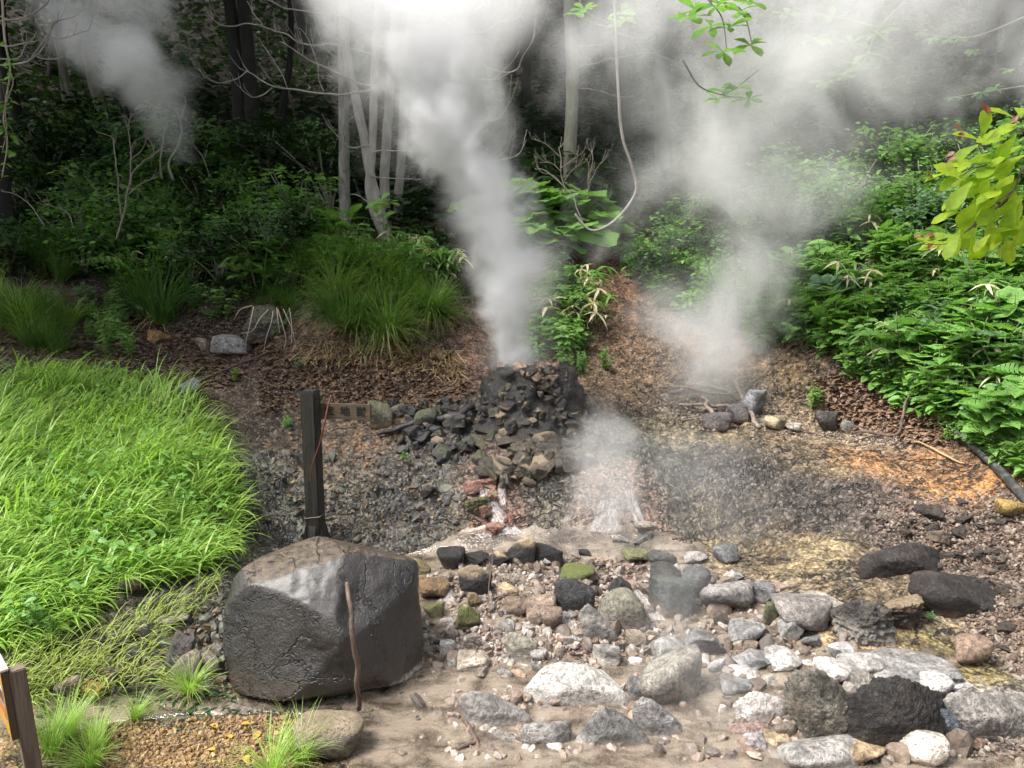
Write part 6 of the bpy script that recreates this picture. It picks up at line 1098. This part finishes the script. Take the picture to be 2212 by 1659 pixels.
# ------------------------------------------------------------------ falling water
m = NT('falling_water'); uv = m.n('ShaderNodeAttribute', attribute_name='tint'); s = m.n('ShaderNodeSeparateColor', i_0=uv.outputs['Color']); cv = m.n('ShaderNodeCombineXYZ', i_0=m.math('MULTIPLY', s.outputs[0], 10.0), i_1=m.math('MULTIPLY', s.outputs[1], 5.0), i_2=s.outputs[2])
n1 = m.noise(cv, 1.0, 4, .65, .8); edge = m.math('MULTIPLY', m.rng(s.outputs[0], 0, .2), m.rng(s.outputs[0], 1, .8)); f = m.math('MULTIPLY', m.rng(n1, .36, .7), edge)
w = m.n('ShaderNodeBsdfPrincipled', i_Base_Color=(.72, .70, .70), i_Roughness=.35); t = m.n('ShaderNodeBsdfTransparent'); mx = m.n('ShaderNodeMixShader', i_0=m.math('MULTIPLY', m.math('MULTIPLY_ADD', f, .42, .08), edge), i_1=t, i_2=w); m.t.links.new(mx.outputs[0], m.out.inputs['Surface']); FALL = m.m
def fall(label, left, right, seed, lift=.02):
    n, k = 26, 9; L = np.array(spline([(*p, 0) for p in left], n))[:, :2]; Rr = np.array(spline([(*p, 0) for p in right], n))[:, :2]; mb = MB(); V, C = [], []
    for i in range(n):
        for j in range(k):
            u = j / (k - 1); p = L[i] * (1 - u) + Rr[i] * u; q = hit(p[0], p[1])[0]; V.append(q + [0, -lift * 1.0, lift * .8]); C.append((u, i / (n - 1), seed * .37, 1))
    V = np.array(V).reshape(n, k, 3)
    for _ in range(2): V[1:-1] = (V[:-2] + 2 * V[1:-1] + V[2:]) / 4
    ix = np.arange(n * k).reshape(n, k); mb.add(V.reshape(-1, 3), [np.stack([ix[:-1, :-1], ix[1:, :-1], ix[1:, 1:], ix[:-1, 1:]], -1).reshape(-1, 4)]); 
    mb.c = [np.array(C)]; return tag(mb.build('waterfall', FALL), label, 'waterfall')
fall('white water of the bright right fall', [(1345,1068),(1352,1095),(1362,1120),(1368,1152)], [(1366,1065),(1378,1095),(1392,1125),(1398,1155)], 1, .03)
fall('thin white strands left of the bright right fall', [(1290,1088),(1280,1110),(1272,1132),(1262,1155)], [(1335,1080),(1338,1105),(1345,1130),(1350,1155)], 2)
fall('upper drop of the narrow pinkish fall', [(1036,1048),(1034,1075),(1035,1100)], [(1062,1045),(1062,1075),(1060,1100)], 3, .03)
fall('lower run of the narrow pinkish fall', [(1040,1100),(1055,1130),(1068,1162)], [(1075,1085),(1110,1130),(1140,1160)], 4)
fall('second small drop right of the narrow fall', [(1075,1050),(1074,1075),(1078,1098)], [(1094,1052),(1094,1078),(1094,1098)], 5, .03)
fall('little cascade over the flat ochre ledge', [(952,1268),(955,1285),(958,1310)], [(978,1268),(982,1285),(988,1310)], 6, .03)
fall('little cascade below the big dark block', [(1205,1322),(1210,1350),(1214,1385)], [(1240,1330),(1248,1355),(1258,1388)], 7, .03)
fall('running water beside the grey green stone', [(1355,1280),(1385,1310),(1400,1345)], [(1385,1275),(1415,1305),(1440,1345)], 8, .03)
fall('thin cascade left of the mossy jagged stone', [(945,1340),(942,1352),(940,1366)], [(985,1335),(985,1350),(985,1362)], 9, .025)
# ------------------------------------------------------------------ steam
def fcurve(m, f, xs_, ys_):
    nd = m.n('ShaderNodeFloatCurve', i_Value=f); c = nd.mapping.curves[0]
    while len(c.points) < len(xs_): c.points.new(.5, .5)
    for p, x, y in zip(c.points, xs_, ys_): p.location = (x, y); p.handle_type = 'AUTO_CLAMPED'
    nd.mapping.update(); return nd.outputs[0]
def steam(label, pts, dens, nscale, contrast, step, rough=.6, depth_r=.8, wob=.12, seed=0, aniso=.1, soft=.75):
    """a column of steam; pts: photo position, depth, radius in photo pixels, density; heights must rise"""
    P = np.array([at(p[0], p[1], p[2]) for p in pts]); r = np.array([p[3] * p[2] / FOC for p in pts]); dn = np.array([p[4] for p in pts], float)
    z0, z1 = P[0, 2], P[-1, 2]; t = (P[:, 2] - z0) / (z1 - z0)
    m = NT('steam'); pos = m.n('ShaderNodeNewGeometry').outputs['Position']; xyz = m.n('ShaderNodeSeparateXYZ', i_0=pos)
    T = m.math('DIVIDE', m.math('SUBTRACT', xyz.outputs[2], z0), z1 - z0, clamp=True)
    def cv(vals):
        a, b = float(min(vals)), float(max(vals)); b = b if b > a + 1e-4 else a + 1e-4
        return m.math('MULTIPLY_ADD', fcurve(m, T, t, [(v - a) / (b - a) for v in vals]), b - a, a)
    cxn, cyn, rn_, dnn = cv(P[:, 0]), cv(P[:, 1]), cv(r), cv(dn)
    q = m.vmath('ADD', pos, (seed * 3.7, seed * 1.3, 0)); big = m.n('ShaderNodeTexNoise', i_Scale=nscale * .45, i_Detail=1.0, i_Vector=q)
    off = m.n('ShaderNodeSeparateXYZ', i_0=m.vmath('SUBTRACT', big.outputs['Color'], (.5, .5, .5)))
    dx = m.math('DIVIDE', m.math('SUBTRACT', m.math('MULTIPLY_ADD', off.outputs[0], m.math('MULTIPLY', rn_, wob * 8), xyz.outputs[0]), cxn), rn_)
    dy = m.math('DIVIDE', m.math('SUBTRACT', xyz.outputs[1], cyn), m.math('MULTIPLY', rn_, depth_r))
    rho = m.math('SQRT', m.math('ADD', m.math('MULTIPLY', dx, dx), m.math('MULTIPLY', dy, dy)))
    n = m.noise(q, nscale, 4, rough, .4)
    body = m.math('ADD', m.math('SUBTRACT', 1.0, rho), m.math('MULTIPLY', m.math('SUBTRACT', n, .5), contrast))
    d = m.rng(body, .05, soft); d = m.math('MULTIPLY', d, d)
    ends = m.math('MULTIPLY', m.rng(T, .0, .04), m.rng(T, 1.0, .93))
    d = m.math('MULTIPLY', m.math('MULTIPLY', d, dnn), m.math('MULTIPLY', ends, dens))
    pv = m.n('ShaderNodeVolumePrincipled', i_Color=(.99, .992, .998), i_Density=d, i_Anisotropy=aniso); m.t.links.new(pv.outputs[0], m.out.inputs['Volume'])
    try: m.m.cycles.volume_step_rate = step
    except Exception: pass
    try: m.m.volume_intersection_method = 'FAST'
    except Exception: pass
    mb = MB(); k = 18; tt = np.linspace(0, 1, 24); S = 20; ang = np.arange(S) * 2 * math.pi / S; V = []
    for a in tt:
        c = np.array([np.interp(a, t, P[:, 0]), np.interp(a, t, P[:, 1]), z0 + a * (z1 - z0)]); R_ = np.interp(a, t, r) * (1.15 + .25 * contrast * .5)
        V.append(np.stack([c[0] + R_ * np.cos(ang), c[1] + R_ * depth_r * np.sin(ang), 0 * ang + c[2]], -1))
    V = np.concatenate(V + [V[0].mean(0, keepdims=True), V[-1].mean(0, keepdims=True)]); i = np.arange(23)[:, None] * S; j = np.arange(S)[None]; j2 = (j + 1) % S
    Qs = np.stack([i + j, i + j2, i + S + j2, i + S + j], -1).reshape(-1, 4); kk = np.arange(S); k2 = (kk + 1) % S; b = 23 * S
    mb.add(V, [Qs, np.stack([np.full(S, 24 * S), k2, kk], -1), np.stack([np.full(S, 24 * S + 1), b + kk, b + k2], -1)])
    o = mb.build('steam', m.m, origin=P[0]); return tag(o, label, 'steam', None, 'stuff')
# material positions are world positions; the domain only bounds them
steam('dense white steam jet blasting up from the stone mound', [(1130,805,7.5,58,.8),(1125,740,7.5,72,1.0),(1106,640,7.5,98,.9),(1072,520,7.45,118,.85),(1022,400,7.4,130,.85),(972,280,7.3,140,.95),(935,180,7.2,130,1.0),(922,90,7.1,130,.6),(925,0,7.0,170,.22),(920,-110,6.9,200,.1)], 10.5, 2.6, 2.0, .28, seed=9, soft=.9, wob=.10)
steam('soft grey steam spreading round the jet above the mound', [(1120,815,7.6,120,.5),(1118,740,7.6,135,.9),(1112,620,7.6,165,.8),(1075,500,7.6,180,.65),(1010,380,7.6,195,.65),(950,250,7.5,200,.85),(930,120,7.4,220,.9),(900,10,7.3,300,.9),(880,-120,7.2,340,.6)], 2.0, 1.3, 2.2, .35, seed=2, soft=.9, wob=.2)
steam('thin steam drifting down through the dark trees at top left', [(420,360,9.5,70,.25),(370,280,9.5,90,.5),(300,190,9.4,120,1),(250,80,9.3,170,1.2),(240,-40,9.3,190,.9),(230,-120,9.2,190,.5)], 2.0, 1.2, 2.8, .4, seed=3, soft=1.0, wob=.2)
steam('pale steam rising from the second vent by the driftwood and spreading over the right slope', [(1450,890,8.2,150,.8),(1460,790,8.2,200,1.5),(1480,680,8.2,240,1.35),(1520,560,8.2,300,1.15),(1580,440,8.2,380,.85),(1640,300,8.2,470,.8),(1690,160,8.2,540,.75),(1710,20,8.2,600,.65),(1710,-120,8.2,600,.4)], 1.1, .95, 3.0, .42, seed=4, soft=1.1, wob=.25, rough=.66)
steam('low thin steam curling over the upper falls', [(1320,1150,6.0,170,.3),(1330,1060,6.0,180,.7),(1320,960,6.1,170,.7),(1290,880,6.2,70,.25),(1280,830,6.3,40,.05)], 1.3, 1.8, 2.2, .45, seed=5)
steam('wisp of steam hanging over the pale stones of the stream', [(1500,1620,3.6,130,.2),(1510,1520,3.7,160,.6),(1490,1400,3.9,170,.7),(1470,1280,4.1,130,.5),(1480,1180,4.3,90,.1)], 1.1, 1.7, 2.4, .45, seed=6)
steam('faint mist lingering under the trees of the dark background', [(1100,470,14,700,.3),(1100,400,14,900,.7),(1080,300,14,1100,1),(1050,150,14,1200,1),(1050,-60,14,1200,.6)], .012, .5, 2.2, .8, seed=12, soft=1.0, depth_r=.22)
steam('thin mist over the dark slope right of the falls', [(1560,1180,5.6,150,.2),(1570,1100,5.7,190,.8),(1540,1000,5.9,200,.8),(1500,920,6.1,150,.2)], .32, 1.4, 2.2, .5, seed=14)
